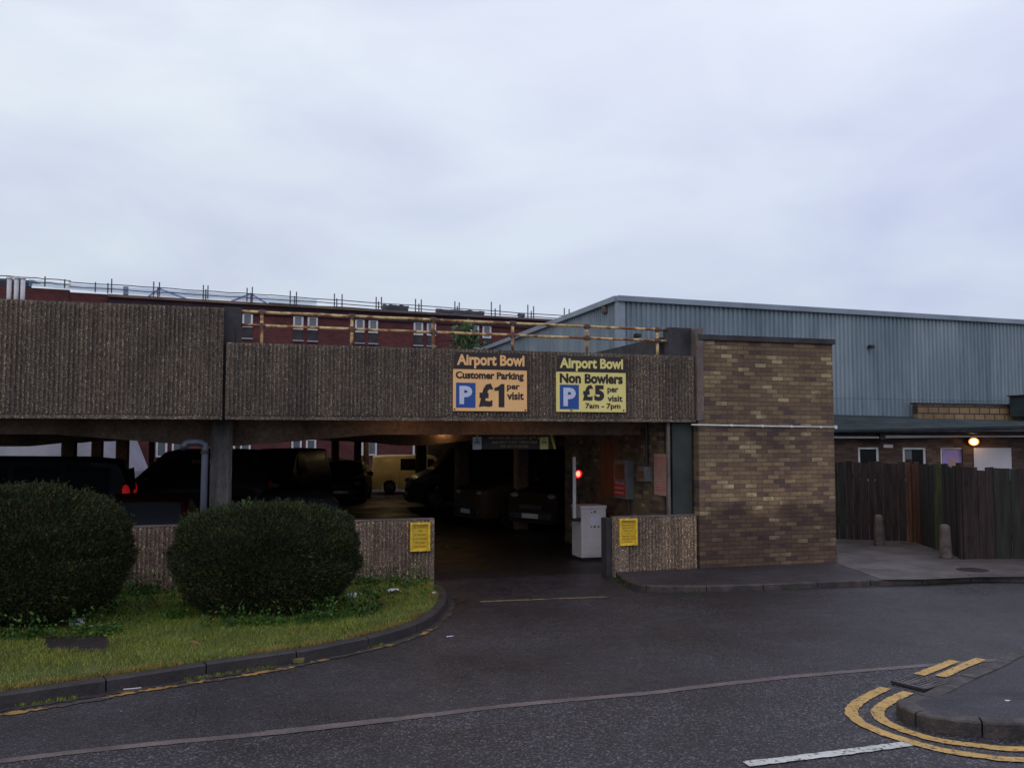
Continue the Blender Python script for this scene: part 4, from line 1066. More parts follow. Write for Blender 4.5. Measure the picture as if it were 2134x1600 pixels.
make_car('beige four by four with muddy bonnet facing left near the entrance', 'suv', P_beige, along(972, 24.2, 4.7, 30), 210, 1.0)
make_car('dark maroon people carrier parked next to the entrance brick wall', 'suv', P_maroon, along(1106, 22.6, 4.7, 48), 228, 1.0)

# ------------------------------------------------------------------ corrugated hall
hA = at(1290, 617, 27.0); hB = at(2134, 668, 32.6)
HL = Frame(hA.x, hA.y, to=(hB.x, hB.y)); HZ = hA.z
hC = at(1000, 722, 43.5)
HB = Thing('hall', 'large blue grey corrugated metal hall behind the brick tower', 'building', HL, (0, 0, 0))
def corr(mb, x0, x1, f, z0, z1, pitch, depth):
    n = int((x1 - x0) / pitch); prof = [(0, 0), (.32, 0), (.46, 1), (.86, 1)]
    P = [(x0 + (k + a) * pitch, -depth * b) for k in range(n) for a, b in prof]
    vs_ = []
    for x, y in P: vs_ += [f(x, y, z0), f(x, y, z1)]
    mb.add(vs_, [(2 * i, 2 * i + 2, 2 * i + 3, 2 * i + 1) for i in range(len(P) - 1)])
mb = MB(); corr(mb, 0.0, 26, lambda x, y, z: (x, y, z), 0, HZ - .12, 0.17, .045); HB.part('front_wall', mb, M_clad)
cl = HL.loc(hC); dl = Vector((cl[0], cl[1])); sl_ = dl.length; dl.normalize(); nl = Vector((-dl.y, dl.x))
mb = MB(); corr(mb, 0.0, sl_ + 2, lambda x, y, z: (dl.x * x - nl.x * y, dl.y * x - nl.y * y, z), 0, HZ - .12, 0.17, .045); HB.part('side_wall', mb, M_clad)
mb = MB(); mb.box(-.10, 26, -.16, .2, HZ - .17, HZ); HB.part('roof_edge', mb, M_trim, bevel=.01)
mb = MB(); e1 = dl * (sl_ + 2); q = nl * .16
mb.add([(q.x, q.y, HZ - .16), (e1.x + q.x, e1.y + q.y, HZ - .16), (e1.x - q.x, e1.y - q.y, HZ - .16), (-q.x, -q.y, HZ - .16), (q.x, q.y, HZ + .003), (e1.x + q.x, e1.y + q.y, HZ + .003), (e1.x - q.x, e1.y - q.y, HZ + .003), (-q.x, -q.y, HZ + .003)],
       [(0, 1, 2, 3), (7, 6, 5, 4), (0, 4, 5, 1), (1, 5, 6, 2), (2, 6, 7, 3), (3, 7, 4, 0)]); HB.part('roof_edge', mb, M_trim)
mb = MB(); mb.add([(0, .1, HZ - .1), (26, .1, HZ - .1), (26, 16, HZ + .4), (e1.x, e1.y, HZ - .1)], [(0, 1, 2, 3)]); HB.part('roof', mb, M_trim)
mb = MB(); mb.box(-.02, .16, -.075, -.046, 0, HZ - .17); mb.box(-.08, -.021, -.075, .12, 0, HZ - .17); HB.part('corner_flashing', mb, M_trim)
# flood lamp at the corner and small fittings
p = HL.loc(at(1272, 637, 27.9))
B = Thing('flood_lamp', 'weathered beige flood lamp under the eaves at the hall corner', 'lamp', HL, p)
mb = MB(); mb.box(p[0] - .22, p[0] + .08, p[1] - .1, p[1] + .2, p[2] - .25, p[2] + .12); B.part('housing', mb, M_bol, bevel=.04)
mb = MB(); mb.tube([(p[0], p[1], p[2] + .1), (p[0] + .15, p[1] + .1, p[2] + .22)], .03); B.part('bracket', mb, M_black)
for px, py, lb in ((1812, 723, 'small dark camera fixed midway up the corrugated hall'), (1326, 700, 'small dark fitting low on the hall wall above the deck rail')):
    s_, z_ = HL.hit(px, py, -.1)
    B = Thing('wall_camera', lb, 'camera', HL, (s_, -.05, z_))
    mb = MB(); mb.box(s_ - .09, s_ + .09, -.26, -.10, z_ - .05, z_ + .06); B.part('housing', mb, M_black, bevel=.02)
    mb = MB(); mb.tube([(s_, -.12, z_), (s_, -.04, z_)], .03); B.part('mount', mb, M_black)

# block parapet in front of the hall
s0, _ = HL.hit(1905, 850, -.25); z1_ = HL.hit(1905, 839, -.25)[1]; z0_ = HL.hit(1905, 869, -.25)[1] - .1
B = Thing('block_wall', 'streaked buff block parapet wall above the low roof', 'wall', HL, (s0, -.3, z0_))
mb = MB(); mb.box(s0 + .0, s0 + 12, -.40, -.20, z0_, z1_ - .06); B.part('blockwork', mb, M_block)
mb = MB(); mb.box(s0 - .08, s0 + 12, -.45, -.16, z1_ - .058, z1_); B.part('coping', mb, M_darkfelt)
s0b, zb_ = HL.hit(2103, 824, -.6)
B = Thing('louvre_box', 'dark slatted vent box on the roof at the right edge', 'vent', HL, (s0b, -.6, zb_ - .5))
mb = MB(); mb.box(s0b, s0b + 2.2, -1.2, -.6, zb_ - .75, zb_ - .04); B.part('box', mb, M_roofmem, bevel=.01)
mb = MB()
for k in range(4): mb.box(s0b + .04, s0b + 2.1, -1.22, -1.201, zb_ - .65 + k * .13, zb_ - .60 + k * .13)
B.part('slats', mb, M_trim); mb = MB(); mb.box(s0b - .05, s0b + 2.25, -1.25, -.55, zb_ - .038, zb_); B.part('lid', mb, M_ironr)

# ------------------------------------------------------------------ low building with lean-to roof
LA = at(1700, 940, 25.6); LB2 = at(2300, 940, 24.3)
LF = Frame(LA.x, LA.y, to=(LB2.x, LB2.y))
B = Thing('outbuilding', 'low brown brick outbuilding with dark sloping roof behind the wooden fence', 'building', LF, (0, 0, 0))
wz = 2.42
def lwin(px0, px1, py0, py1):
    a, zt = LF.hit(px0, py0); b, _ = LF.hit(px1, py0); _, zb = LF.hit(px0, py1); return a, b, zb, zt
lw = 9.5
win = [lwin(1788, 1831, 931.5, 1002), lwin(1881, 1929, 932, 1002)]
door = lwin(1960, 2006, 932.5, 1090)
holes = [(w_[0], w_[1], w_[2], w_[3]) for w_ in win] + [(door[0], door[1], 0.02, door[3])]
mb = MB(); xs_ = [-1.5] + [q for h_ in holes for q in h_[:2]] + [lw]
for i in range(0, len(xs_), 2): mb.box(xs_[i], xs_[i + 1], 0, .22, 0, wz)
for h_ in holes:
    mb.box(h_[0], h_[1], 0, .22, h_[3], wz)
    if h_[2] > .1: mb.box(h_[0], h_[1], 0, .22, 0, h_[2])
B.part('wall', mb, M_brickD)
for a, b, zb, zt in win:
    mb = MB(); mb.quad((a, .12, zb), (b, .12, zb), (b, .12, zt), (a, .12, zt)); wn = B.part('window', mb, M_glass)
    f_ = .055; mb = MB(); mb.box(a, a + f_, .03, .10, zb, zt); mb.box(b - f_, b, .03, .10, zb, zt); mb.box(a + f_, b - f_, .031, .10, zt - f_, zt); mb.box(a + f_, b - f_, .031, .10, zb, zb + f_)
    B.part('frame', mb, M_white, parent=wn)
mb = MB(); mb.quad((win[1][0] + .06, .115, win[1][2]), (win[1][0] + .26, .115, win[1][2]), (win[1][0] + .26, .115, win[1][3]), (win[1][0] + .06, .115, win[1][3])); B.part('curtain', mb, M_glassg)
a, b, zb, zt = door
mb = MB(); mb.box(a + .05, b, .10, .15, .02, zt - .04); dd = B.part('door', mb, M_purple)
mb = MB(); mb.box(a, a + .045, .04, .16, .02, zt); mb.box(a + .045, b, .041, .16, zt - .035, zt); B.part('door_frame', mb, M_white)
mb = MB(); mb.box(a + .24, a + .40, .094, .0995, 1.40, 1.74); B.part('door_notice', mb, M_pink, parent=dd)
mb = MB(); mb.box(a + .17, a + .20, .06, .0995, 1.45, 1.60); mb.tube([(a + .06, .09, zt - .12), (a + .06, .09, 1.1)], .012, 6); B.part('door_bolt', mb, M_black, parent=dd)
# roof: slopes down from the hall wall to the front gutter
eL = LF.loc(at(1700, 896.5, 25.0)); eR = LF.loc(at(2134, 887, 23.9)); ex = (eR[0] - eL[0]); sl = (eR[2] - eL[2]) / ex; slb = (eR[1] - eL[1]) / ex
F0 = (eL[0] - 1.5, eL[1] - 1.5 * slb, eL[2] - 1.5 * sl); F1 = (eR[0] + 3.5, eR[1] + 3.5 * slb, eR[2] + 3.5 * sl)
s_, z_ = HL.hit(1740, 864, -.05); w0 = LF.loc(HL.w(s_, -.05, z_)); s_, z2_ = HL.hit(2134, 874, -.25); w1 = LF.loc(HL.w(s_, -.25, z2_))
k = (w1[0] - w0[0]); dz_ = (w1[2] - w0[2]) / k; db_ = (w1[1] - w0[1]) / k
W0 = (w0[0] - 2.5, w0[1] - 2.5 * db_, w0[2] - 2.5 * dz_); W1 = (w1[0] + 3.5, w1[1] + 3.5 * db_, w1[2] + 3.5 * dz_)
mb = MB(); mb.add([F0, F1, W1, W0] + [(p[0], p[1], p[2] - .06) for p in (F0, F1, W1, W0)], [(0, 1, 2, 3), (7, 6, 5, 4), (0, 4, 5, 1), (1, 5, 6, 2), (2, 6, 7, 3), (3, 7, 4, 0)])
B.part('roof', mb, M_roofmem)
mb = MB()
d0 = [(p[0], p[1] + .03, p[2] - .065) for p in (F0, F1)]
mb.add([d0[0], d0[1], (d0[1][0], d0[1][1] + .05, d0[1][2]), (d0[0][0], d0[0][1] + .05, d0[0][2])] + [(p[0], p[1], 2.47) for p in (d0[0], d0[1])] + [(d0[1][0], d0[1][1] + .05, 2.47), (d0[0][0], d0[0][1] + .05, 2.47)],
       [(0, 1, 2, 3), (7, 6, 5, 4), (0, 4, 5, 1), (1, 5, 6, 2), (2, 6, 7, 3), (3, 7, 4, 0)])
B.part('fascia', mb, M_darkfelt)
fb = F0[1] + (F1[1] - F0[1]) * .5
mb = MB(); 
xa, _ = LF.hit(1741, 912, -.35); xb, _ = LF.hit(1832, 912, -.35); xc, _ = LF.hit(1846, 912, -.35); xd, _ = LF.hit(1985, 912, -.35)
mb.add([(xa - 1, -.34, 2.300), (xb, -.34, 2.300), (xb, -.34, 2.345), (xa - 1, -.34, 2.355), (xa - 1, .0, 2.42), (xb, .0, 2.42)], [(0, 1, 2, 3), (3, 2, 5, 4)])
mb.add([(xc, -.34, 2.305), (xd, -.34, 2.325), (xd, -.34, 2.37), (xc, -.34, 2.385)], [(0, 1, 2, 3)])
mb.box(xd + .0, lw, -.33, -.31, 2.33, 2.37)
B.part('soffit_board', mb, M_offwhite)
mb = MB(); mb.tube([(xa - 1, -.3, 2.44), (lw, -.3, 2.47)], .03, 8); mb.box(xb + .02, xc - .02, -.38, -.02, 2.26, 2.5); B.part('gutter', mb, M_black)
a, b, zb, zt = lwin(1840, 1860, 926, 933)
single('wall_plate', MB().box(a, b, -.06, -.002, zb, zt), M_offwhite, 'small cream fitting on the brick wall between the two windows', 'fitting', LF, (a, -.03, zb), bevel=.01)
a, b, zb, zt = lwin(2028, 2106, 933, 978)
single('white_board', MB().box(a, b, -.05, -.01, zb - .35, zt), pm('grey_white_board', (0.50, 0.49, 0.54), (0.42, 0.41, 0.47), 1, .6), 'blank white board fixed to the outbuilding wall right of the lit lamp', 'board', LF, (a, -.03, zb), bevel=.005)
# lit lamp
ls_, lz_ = LF.hit(2030, 920, -.2)
B = Thing('wall_lamp', 'lit orange flood lamp under the outbuilding eaves', 'lamp', LF, (ls_, -.2, lz_))
mb = MB(); mb.box(ls_ - .11, ls_ + .11, -.17, -.02, lz_ - .07, lz_ + .09); B.part('housing', mb, M_black, bevel=.015)
mb = MB(); mb.ell((ls_, -.176, lz_), (.135, .012, .105)); B.part('glow_disc', mb, M_lampglow, smooth=True)  # emissive disc imitating the orange glow around the lens
mb = MB(); mb.ell((ls_, -.19, lz_), (.085, .02, .07)); B.part('lens', mb, M_sodium, smooth=True)
d = bpy.data.lights.new('lamp_light', 'POINT'); d.energy = 3; d.color = (1, .55, .22); d.shadow_soft_size = .06
o = bpy.data.objects.new('lamp_light', d); C.objects.link(o); o.parent = B.o; o.location = (0, -.12, -.06)

# ------------------------------------------------------------------ wooden fence and bollards
fp_ = [gp(1690, 1122, PZ), gp(1902, 1129, PZ), gp(2010, 1166, PZ), gp(2700, 1166, PZ)]
FN = Thing('wooden_fence', 'dark close-boarded wooden fence with one new orange board', 'fence', WORLD, tuple(fp_[1]))
segs = list(zip(fp_[:-1], fp_[1:])); bi = 0
for si, (p, q) in enumerate(segs):
    d = q - p; Ln = d.length; d.normalize(); nr = Vector((-d.y, d.x, 0)); x = 0.0
    while x < Ln - .02:
        wd = random.uniform(.135, .165)
        mid = p + d * (x + wd / 2); ppx = 1067 + mid.x / mid.y * FPX
        mat = M_wood if random.random() < .65 else M_wood2
        if 1890 < ppx < 1909: mat = M_woodo
        elif 1940 < ppx < 1956: mat = M_woodm
        wd = min(wd, Ln - x); top = 1.78 + .02 * math.sin(bi * 1.7) + random.uniform(-.02, .02) - (.03 if si == 2 else 0)
        y_ = random.uniform(-.006, .006) + (.012 if bi % 2 else 0); tl = random.uniform(-.004, .004)
        c = [p + d * (x + .003) + nr * y_, p + d * (x + wd - .003) + nr * y_, p + d * (x + wd - .003) + nr * (y_ + .02), p + d * (x + .003) + nr * (y_ + .02)]
        m = MB(); h2 = top + random.uniform(-.012, .012)
        m.add([(v.x, v.y, PZ + .01) for v in c] + [(c[i].x + tl, c[i].y, (top, h2, h2, top)[i]) for i in range(4)], [(0, 3, 2, 1), (4, 5, 6, 7), (0, 1, 5, 4), (1, 2, 6, 5), (2, 3, 7, 6), (3, 0, 4, 7)])
        FN.part('board', m, mat); x += wd; bi += 1
    m = MB()
    for z_ in (.45, 1.45):
        a = p + nr * .04; b = q + nr * .04; m.add([(a.x, a.y, z_), (b.x, b.y, z_), (b.x, b.y, z_ + .08), (a.x, a.y, z_ + .08), (a.x + nr.x * .05, a.y + nr.y * .05, z_), (b.x + nr.x * .05, b.y + nr.y * .05, z_), (b.x + nr.x * .05, b.y + nr.y * .05, z_ + .08), (a.x + nr.x * .05, a.y + nr.y * .05, z_ + .08)], [(0, 1, 2, 3), (4, 7, 6, 5), (3, 2, 6, 7), (0, 4, 5, 1)])
    FN.part('rail', m, M_wood)
for q in fp_[1:3]:
    m = MB(); m.box(q.x - .05, q.x + .05, q.y + .03, q.y + .13, PZ, 1.85); FN.part('post', m, M_wood)
def bollard(label, px, ytop, ybase, wpx):
    p = gp(px, ybase, PZ); Y = p.y; zt = at(px, ytop, Y).z; r_ = wpx / 2 * Y / FPX
    B = Thing('bollard', label, 'bollard', WORLD, (p.x, p.y, PZ)); h_ = zt - PZ
    m = MB(); m.tube([(p.x, p.y, PZ), (p.x, p.y, PZ + .03), (p.x, p.y, PZ + h_ * .5), (p.x, p.y, zt - .05), (p.x, p.y, zt - .015), (p.x, p.y, zt)], [r_ * 1.15, r_ * 1.12, r_, r_ * .86, r_ * .74, r_ * .45], 16)
    B.part('shaft', m, M_bol, smooth=True)
bollard('worn concrete bollard nearest the road in front of the fence', 1971, 1092, 1163, 23)
bollard('darker concrete bollard further back by the brick tower', 1832, 1072, 1136, 19)

# ironwork
def cover_ring(px, py, rx, mat, label, name, z):
    p = gp(px, py, z); r_ = rx * p.y / FPX
    B = Thing(name, label, 'manhole cover', WORLD, (p.x, p.y, z))
    m = MB(); m.tube([(p.x, p.y, z - .02), (p.x, p.y, z + .006)], r_, 28); B.part('frame', m, M_ironr)
    m = MB(); m.tube([(p.x, p.y, z - .01), (p.x, p.y, z + .010)], r_ * .86, 28)
    for i in range(-3, 4):
        w_ = math.sqrt(max(0, (r_ * .8) ** 2 - (i * r_ * .22) ** 2)); m.box(p.x - w_, p.x + w_, p.y + i * r_ * .22 - .008, p.y + i * r_ * .22 + .008, z + .0102, z + .014)
    B.part('lid', m, M_iron)
cover_ring(2026, 1187, 31, M_iron, 'round iron manhole cover in the pavement by the fence', 'manhole_cover', PZ + .004)
# gully grate
gc = [gp(x, y) for x, y in ((1856, 1425), (1928, 1443), (1957, 1425), (1889, 1408))]
GF = Frame(gc[0].x, gc[0].y, to=(gc[1].x, gc[1].y)); GW = (gc[1] - gc[0]).length; GH = (gc[3] - gc[0]).length * .96
B = Thing('drain_grate', 'iron slotted drain grate between the ends of the yellow lines', 'drain', GF, (0, 0, 0))
zz_ = .012
m = MB(); m.box(0, GW, 0, GH, .0105, .0125); B.part('pit', m, M_black)
m = MB(); f_ = .03
m.box(0, GW, 0, f_, zz_ + .001, zz_ + .022); m.box(0, GW, GH - f_, GH, zz_ + .001, zz_ + .022); m.box(0, f_, f_, GH - f_, zz_ + .001, zz_ + .021); m.box(GW - f_, GW, f_, GH - f_, zz_ + .001, zz_ + .021); m.box(GW / 2 - .012, GW / 2 + .012, f_, GH - f_, zz_ + .001, zz_ + .0205)
B.part('frame', m, M_iron)
m = MB(); n = 7
for i in range(1, n):
    y = GH * i / n
    for a, b in ((f_, GW / 2 - .012), (GW / 2 + .012, GW - f_)): 
        m.add([(a, y - .011, zz_ + .018), (b, y - .011 + .02, zz_ + .018), (b, y + .006 + .02, zz_ + .018), (a, y + .006, zz_ + .018)], [(0, 1, 2, 3)])
B.part('bars', m, pm('worn_iron_bars', (0.30, 0.25, 0.25), (0.16, 0.13, 0.13), 9, 0.5, 0.0))
# flat cover in the verge
vc = [gp(x, y, VZ) for x, y in ((90, 1357), (226, 1355), (231, 1321), (92, 1326))]
B = Thing('utility_cover', 'rusty rectangular utility cover sunk in the grass verge', 'cover', WORLD, tuple(vc[0]))
m = MB(); m.prism([(p.x, p.y) for p in vc], VZ - .02, VZ - .001); B.part('lid', m, M_ironr, bevel=.004)
m = MB(); cc = sum((p for p in vc), Vector()) / 4
for k in (.3, .5, .7):
    a = vc[0].lerp(vc[3], k); b = vc[1].lerp(vc[2], k); m.box(a.x + .04, b.x - .04, min(a.y, b.y) - .004, min(a.y, b.y) + .004, VZ - .0005, VZ + .003)
B.part('rib', m, M_ironr)
coverpoly = [(cc.x + (p.x - cc.x) * .94, cc.y + (p.y - cc.y) * .86) for p in vc]

# ------------------------------------------------------------------ foliage helpers
def tri_mesh(name, V, mat, parent=None, loc=(0, 0, 0)):
    """V: (n,3,3) or (n,4,3) array of separate leaf faces"""
    n, k, _ = V.shape; me = bpy.data.meshes.new(name)
    me.vertices.add(n * k); me.vertices.foreach_set('co', V.reshape(-1).astype(np.float32))
    me.loops.add(n * k); me.loops.foreach_set('vertex_index', np.arange(n * k, dtype=np.int32))
    me.polygons.add(n); me.polygons.foreach_set('loop_start', np.arange(0, n * k, k, dtype=np.int32)); me.polygons.foreach_set('loop_total', np.full(n, k, np.int32))
    me.materials.append(mat); me.update(calc_edges=True)
    o = bpy.data.objects.new(name, me); C.objects.link(o); o.parent = parent; o.location = loc
    return o
def unit(a): return a / (np.linalg.norm(a, axis=1, keepdims=True) + 1e-9)
def leaves(P, D, ln, wd):
    """one pointed leaf at each P along D"""
    n = len(P); r_ = unit(rng.normal(size=(n, 3))); S_ = unit(np.cross(D, r_)); ln = ln[:, None]; wd = wd[:, None]
    return np.stack([P, P + D * ln * .45 + S_ * wd, P + D * ln, P + D * ln * .45 - S_ * wd], 1)

def clipped_bush(label, px0, px1, ytop, ybase, depth, nleaf, seed, pw=2.6):
    r = np.random.default_rng(seed)
    base = gp((px0 + px1) / 2, ybase, VZ); Yc = base.y + depth * .42
    A = at(px0, 1100, Yc); Bp = at(px1, 1100, Yc); hx = (Bp.x - A.x) / 2; cx = (A.x + Bp.x) / 2; zt = at(0, ytop, Yc).z + .0
    hy = depth / 2; cz = (zt + VZ) / 2 + .04; hz = (zt - VZ) / 2 + .02
    B = Thing('clipped_bush', label, 'bush', WORLD, (cx, Yc, VZ))
    def surf(U):
        # superellipsoid with a lumpy clipped outline, drawn in at the foot
        pe = np.where(U[:, 2] < 0, pw + 1.6, pw)
        q = (np.abs(U[:, 0]) ** pe + np.abs(U[:, 1]) ** pe + np.abs(U[:, 2]) ** pe) ** (1 / pe)
        S_ = U / q[:, None]
        lump = np.array([noise.fractal(Vector((u[0] * 1.7 + seed, u[1] * 1.7, u[2] * 2.2)), 1.0, 2.0, 3) for u in S_])
        fine_ = np.array([noise.noise(Vector((u[0] * 9 + seed, u[1] * 9, u[2] * 7))) for u in S_])
        S_ = S_ * (1 + .09 * lump + .035 * fine_)[:, None]
        z = S_[:, 2]; pinch = np.where(z < 0, 1 - .27 * np.abs(np.clip(z, -1, 0)) ** 1.2, 1.0)
        return np.stack([S_[:, 0] * hx * pinch, S_[:, 1] * hy * pinch, z * hz + cz - VZ], 1)
    U = unit(r.normal(size=(nleaf, 3))); S_ = surf(U)
    ctr = np.array([[0, 0, cz - VZ]]); dep = r.random(nleaf) ** 1.7 * .16
    P = ctr + (S_ - ctr) * (1 - dep)[:, None]
    P += r.normal(size=P.shape) * .006
    D = unit(unit(S_ - ctr) * .8 + r.normal(size=P.shape) * .5 + np.array([[0, 0, .6]]))
    lv = leaves(P, D, r.uniform(.022, .055, nleaf) * np.where(r.random(nleaf) < .05, 2.0, 1), r.uniform(.0035, .007, nleaf))
    lv = lv[lv[:, :, 2].min(1) > 0.0]
    tri_mesh('foliage', lv, M_bush, B.o)
    Us = unit(r.normal(size=(260, 3)) + np.array([[0, 0, .6]])); Ss = surf(Us); shoots = []
    for p_, d_ in zip(Ss, unit(unit(Ss - ctr) * .6 + r.normal(size=Ss.shape) * .35 + np.array([[0, 0, .7]]))):
        n_ = int(r.integers(7, 14)); t_ = np.sort(r.random(n_)) * r.uniform(.05, .12); Pp = p_ + d_ * t_[:, None]
        shoots.append(leaves(Pp, unit(d_ * .8 + r.normal(size=(n_, 3)) * .6), r.uniform(.02, .035, n_), np.full(n_, .005)))
    tri_mesh('stray_shoots', np.concatenate(shoots), M_bush, B.o)
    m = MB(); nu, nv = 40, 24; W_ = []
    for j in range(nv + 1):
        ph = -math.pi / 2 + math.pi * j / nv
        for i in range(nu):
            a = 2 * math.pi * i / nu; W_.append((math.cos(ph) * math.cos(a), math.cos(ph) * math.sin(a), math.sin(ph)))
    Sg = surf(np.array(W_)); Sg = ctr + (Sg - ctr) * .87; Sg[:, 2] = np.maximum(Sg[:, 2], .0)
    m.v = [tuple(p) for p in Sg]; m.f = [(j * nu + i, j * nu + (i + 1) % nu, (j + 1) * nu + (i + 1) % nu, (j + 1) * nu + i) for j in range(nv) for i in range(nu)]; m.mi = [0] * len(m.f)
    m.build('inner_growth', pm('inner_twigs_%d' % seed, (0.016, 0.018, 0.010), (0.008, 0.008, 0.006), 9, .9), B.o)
    m = MB()
    for k in range(4):
        a = k * 1.57 + .4; m = MB(); m.tube([(math.cos(a) * hx * .3, math.sin(a) * hy * .3, 0), (math.cos(a) * hx * .5, math.sin(a) * hy * .5, hz * .7)], [.03, .012], 7)
        m.build('stem', M_bark, B.o)
    return cx, Yc, hx, hy
bushes = [clipped_bush('larger clipped evergreen bush at the far left of the verge', -180, 264, 1028, 1322, 1.5, 170000, 3, 2.5),
          clipped_bush('smaller clipped evergreen bush between the low wall and the kerb', 374, 738, 1068, 1292, 1.3, 150000, 5, 3.5)]

# short mown grass
def scatter(n, poly, x0, x1, y0, y1):
    P = np.stack([rng.uniform(x0, x1, n), rng.uniform(y0, y1, n)], 1); return P[inpoly(P, poly)]
def fbm(P, sc, off=0): return np.array([noise.fractal(Vector((p[0] * sc + off, p[1] * sc, 0)), 1.0, 2.0, 3) for p in P])
def blades(P, h, w_, lean, z0):
    n = len(P); a = rng.uniform(0, 2 * np.pi, n); ld_ = rng.uniform(0, 2 * np.pi, n); le = rng.random(n) * lean * h
    b = np.stack([P[:, 0], P[:, 1], np.full(n, z0)], 1); s = np.stack([np.cos(a) * w_, np.sin(a) * w_, np.zeros(n)], 1)
    t = b + np.stack([np.cos(ld_) * le, np.sin(ld_) * le, h], 1); return np.stack([b - s, b + s, t], 1)
P = scatter(640000, vpoly, -10.5, .2, 5.5, 14.6)
P = P[~inpoly(P, coverpoly)]
f1 = fbm(P[:, :2], .9); keep = rng.random(len(P)) < np.clip(.75 + f1 * .6, .25, 1); P = P[keep]; f1 = f1[keep]
P = P[(P[:, 1] / np.maximum(.01, np.abs(P[:, 0])) > 1.05)]
h = rng.uniform(.018, .05, len(P)) * np.clip(1 + .5 * fbm(P, 2.5, 9), .5, 1.6)
o = tri_mesh('grass', blades(P, h, .0028, 1.1, VZ - .01), M_grass); o['kind'] = 'stuff'
kin = offs(resample(kl, .05), .17); kxy = np.array([(p.x, p.y) for p in kin])
Q = P[fbm(P, .8, 50) > .02]; Q = Q[rng.random(len(Q)) < .12]
o = tri_mesh('dry_grass', blades(Q, rng.uniform(.02, .045, len(Q)), .0028, 1.3, VZ - .008), M_dry); o['kind'] = 'stuff'
i_ = rng.integers(0, len(kxy), 26000); Q = kxy[i_] + rng.normal(size=(26000, 2)) * np.array([.05, .075]); Q = Q[inpoly(Q, vpoly)]; Q = Q[fbm(Q, 1.5, 70) > -.18]
o = tri_mesh('dry_grass', blades(Q, rng.uniform(.02, .05, len(Q)), .0028, 1.5, VZ - .006), M_dry); o['kind'] = 'stuff'
# longer growth below bushes and wall, and along the kerb edge
fl = FAC
def longgrass(n):
    P = scatter(n, vpoly, -9.5, .2, 9.0, 14.6); loc = np.array([fl.loc((p[0], p[1])) for p in P])
    dist = -loc[:, 1]
    near = np.exp(-np.clip(dist - .0, 0, 9) / .55)
    for cx, cy, hx, hy in bushes:
        d = np.sqrt(((P[:, 0] - cx) / (hx + .12)) ** 2 + ((P[:, 1] - cy) / (hy + .16)) ** 2); near = np.maximum(near, np.exp(-((d - 1.0) / .2) ** 2) * (d < 1.6))
    near *= np.clip(.6 + 1.1 * fbm(P, 1.6, 4), .1, 1.3)
    k = rng.random(len(P)) < near; return P[k], near[k]
P, nr_ = longgrass(130000)
o = tri_mesh('long_grass', blades(P, rng.uniform(.06, .17, len(P)) * np.clip(nr_, .35, 1), .0035, .8, VZ - .01), M_grassl); o['kind'] = 'stuff'
# leafy weeds and ivy
def weeds(n, k=12):
    P, nr2 = longgrass(n); cl_ = fbm(P, 2.2, 21) > .02; P = P[cl_]; 
    PP = np.repeat(P, k, 0) + rng.normal(size=(len(P) * k, 2)) * .035; z = VZ + rng.random(len(PP)) ** 1.2 * np.repeat(rng.uniform(.06, .30, len(P)), k)
    P3 = np.stack([PP[:, 0], PP[:, 1], z], 1); D = unit(rng.normal(size=P3.shape) + np.array([[0, -.3, .5]]))
    return leaves(P3, D, rng.uniform(.03, .065, len(P3)), rng.uniform(.010, .02, len(P3)))
o = tri_mesh('weeds', weeds(14000), M_weed); o['kind'] = 'stuff'
# kerb-side moss and tufts
def tufts(name, pts, n, spread, h, mat):
    i = rng.integers(0, len(pts), n); P = np.array([(pts[k].x, pts[k].y) for k in i]) + rng.normal(size=(n, 2)) * spread
    g_ = fbm(P, 1.7, 33) > .08; P = P[g_]; o = tri_mesh(name, blades(P, rng.uniform(.3, 1, len(P)) * h, .003, 1.2, 0.004), mat); o['kind'] = 'stuff'
ko = offs(resample(kl, .1), -.03)
tufts('kerb_tufts', [p for p in ko if p.x < -1.4], 5000, .018, .035, M_grass)
ro = offs(resample(rl, .1), -.02)
tufts('kerb_weeds', [p for p in ro if p.x < 9], 1500, .02, .06, M_grassl)
# seedling above the bush and buddleia on the deck
def sprig(name, label, c, n, r3, ln, mat, cat='plant'):
    B = Thing(name, label, cat, WORLD, tuple(c))
    P = rng.normal(size=(n, 3)) * np.array([r3]) * .5; D = unit(P * np.array([[1, 1, 1.2]]) + rng.normal(size=P.shape) * r3[0] + np.array([[0, 0, r3[2] * .4]]))
    P[:, 2] += r3[2] * .8
    P[:, 0] *= np.clip(1.5 - P[:, 2] / (r3[2] * 2), .25, 1.4); 
    tri_mesh('leaves', leaves(P, D, rng.uniform(.6, 1.2, n) * ln, rng.uniform(.2, .34, n) * ln), mat, B.o)
    for k in range(3):
        m = MB(); m.tube([(0, 0, -.15), (rng.normal() * r3[0] * .3, rng.normal() * r3[1] * .3, r3[2] * 1.5)], [.008, .003], 5); m.build('stem', M_bark, B.o)
sprig('seedling', 'bright green seedling poking out of the smaller clipped bush', at(517, 1058, bushes[1][1]) - Vector((0, 0, .02)), 26, (.09, .06, .07), .07, M_weed)
sprig('seedling', 'tiny dark seedling right of the bright one on the smaller bush', at(587, 1056, bushes[1][1]) - Vector((0, 0, .02)), 12, (.05, .05, .06), .05, M_bush)
bp = at(972, 724, 24.0); sprig('self_sown_shrub', 'self-sown green shrub growing on the deck beyond the railing', bp, 420, (.30, .28, .33), .14, leafmat('shrub_leaves', [(0, (.03, .07, .03)), (1, (.10, .18, .08))]))

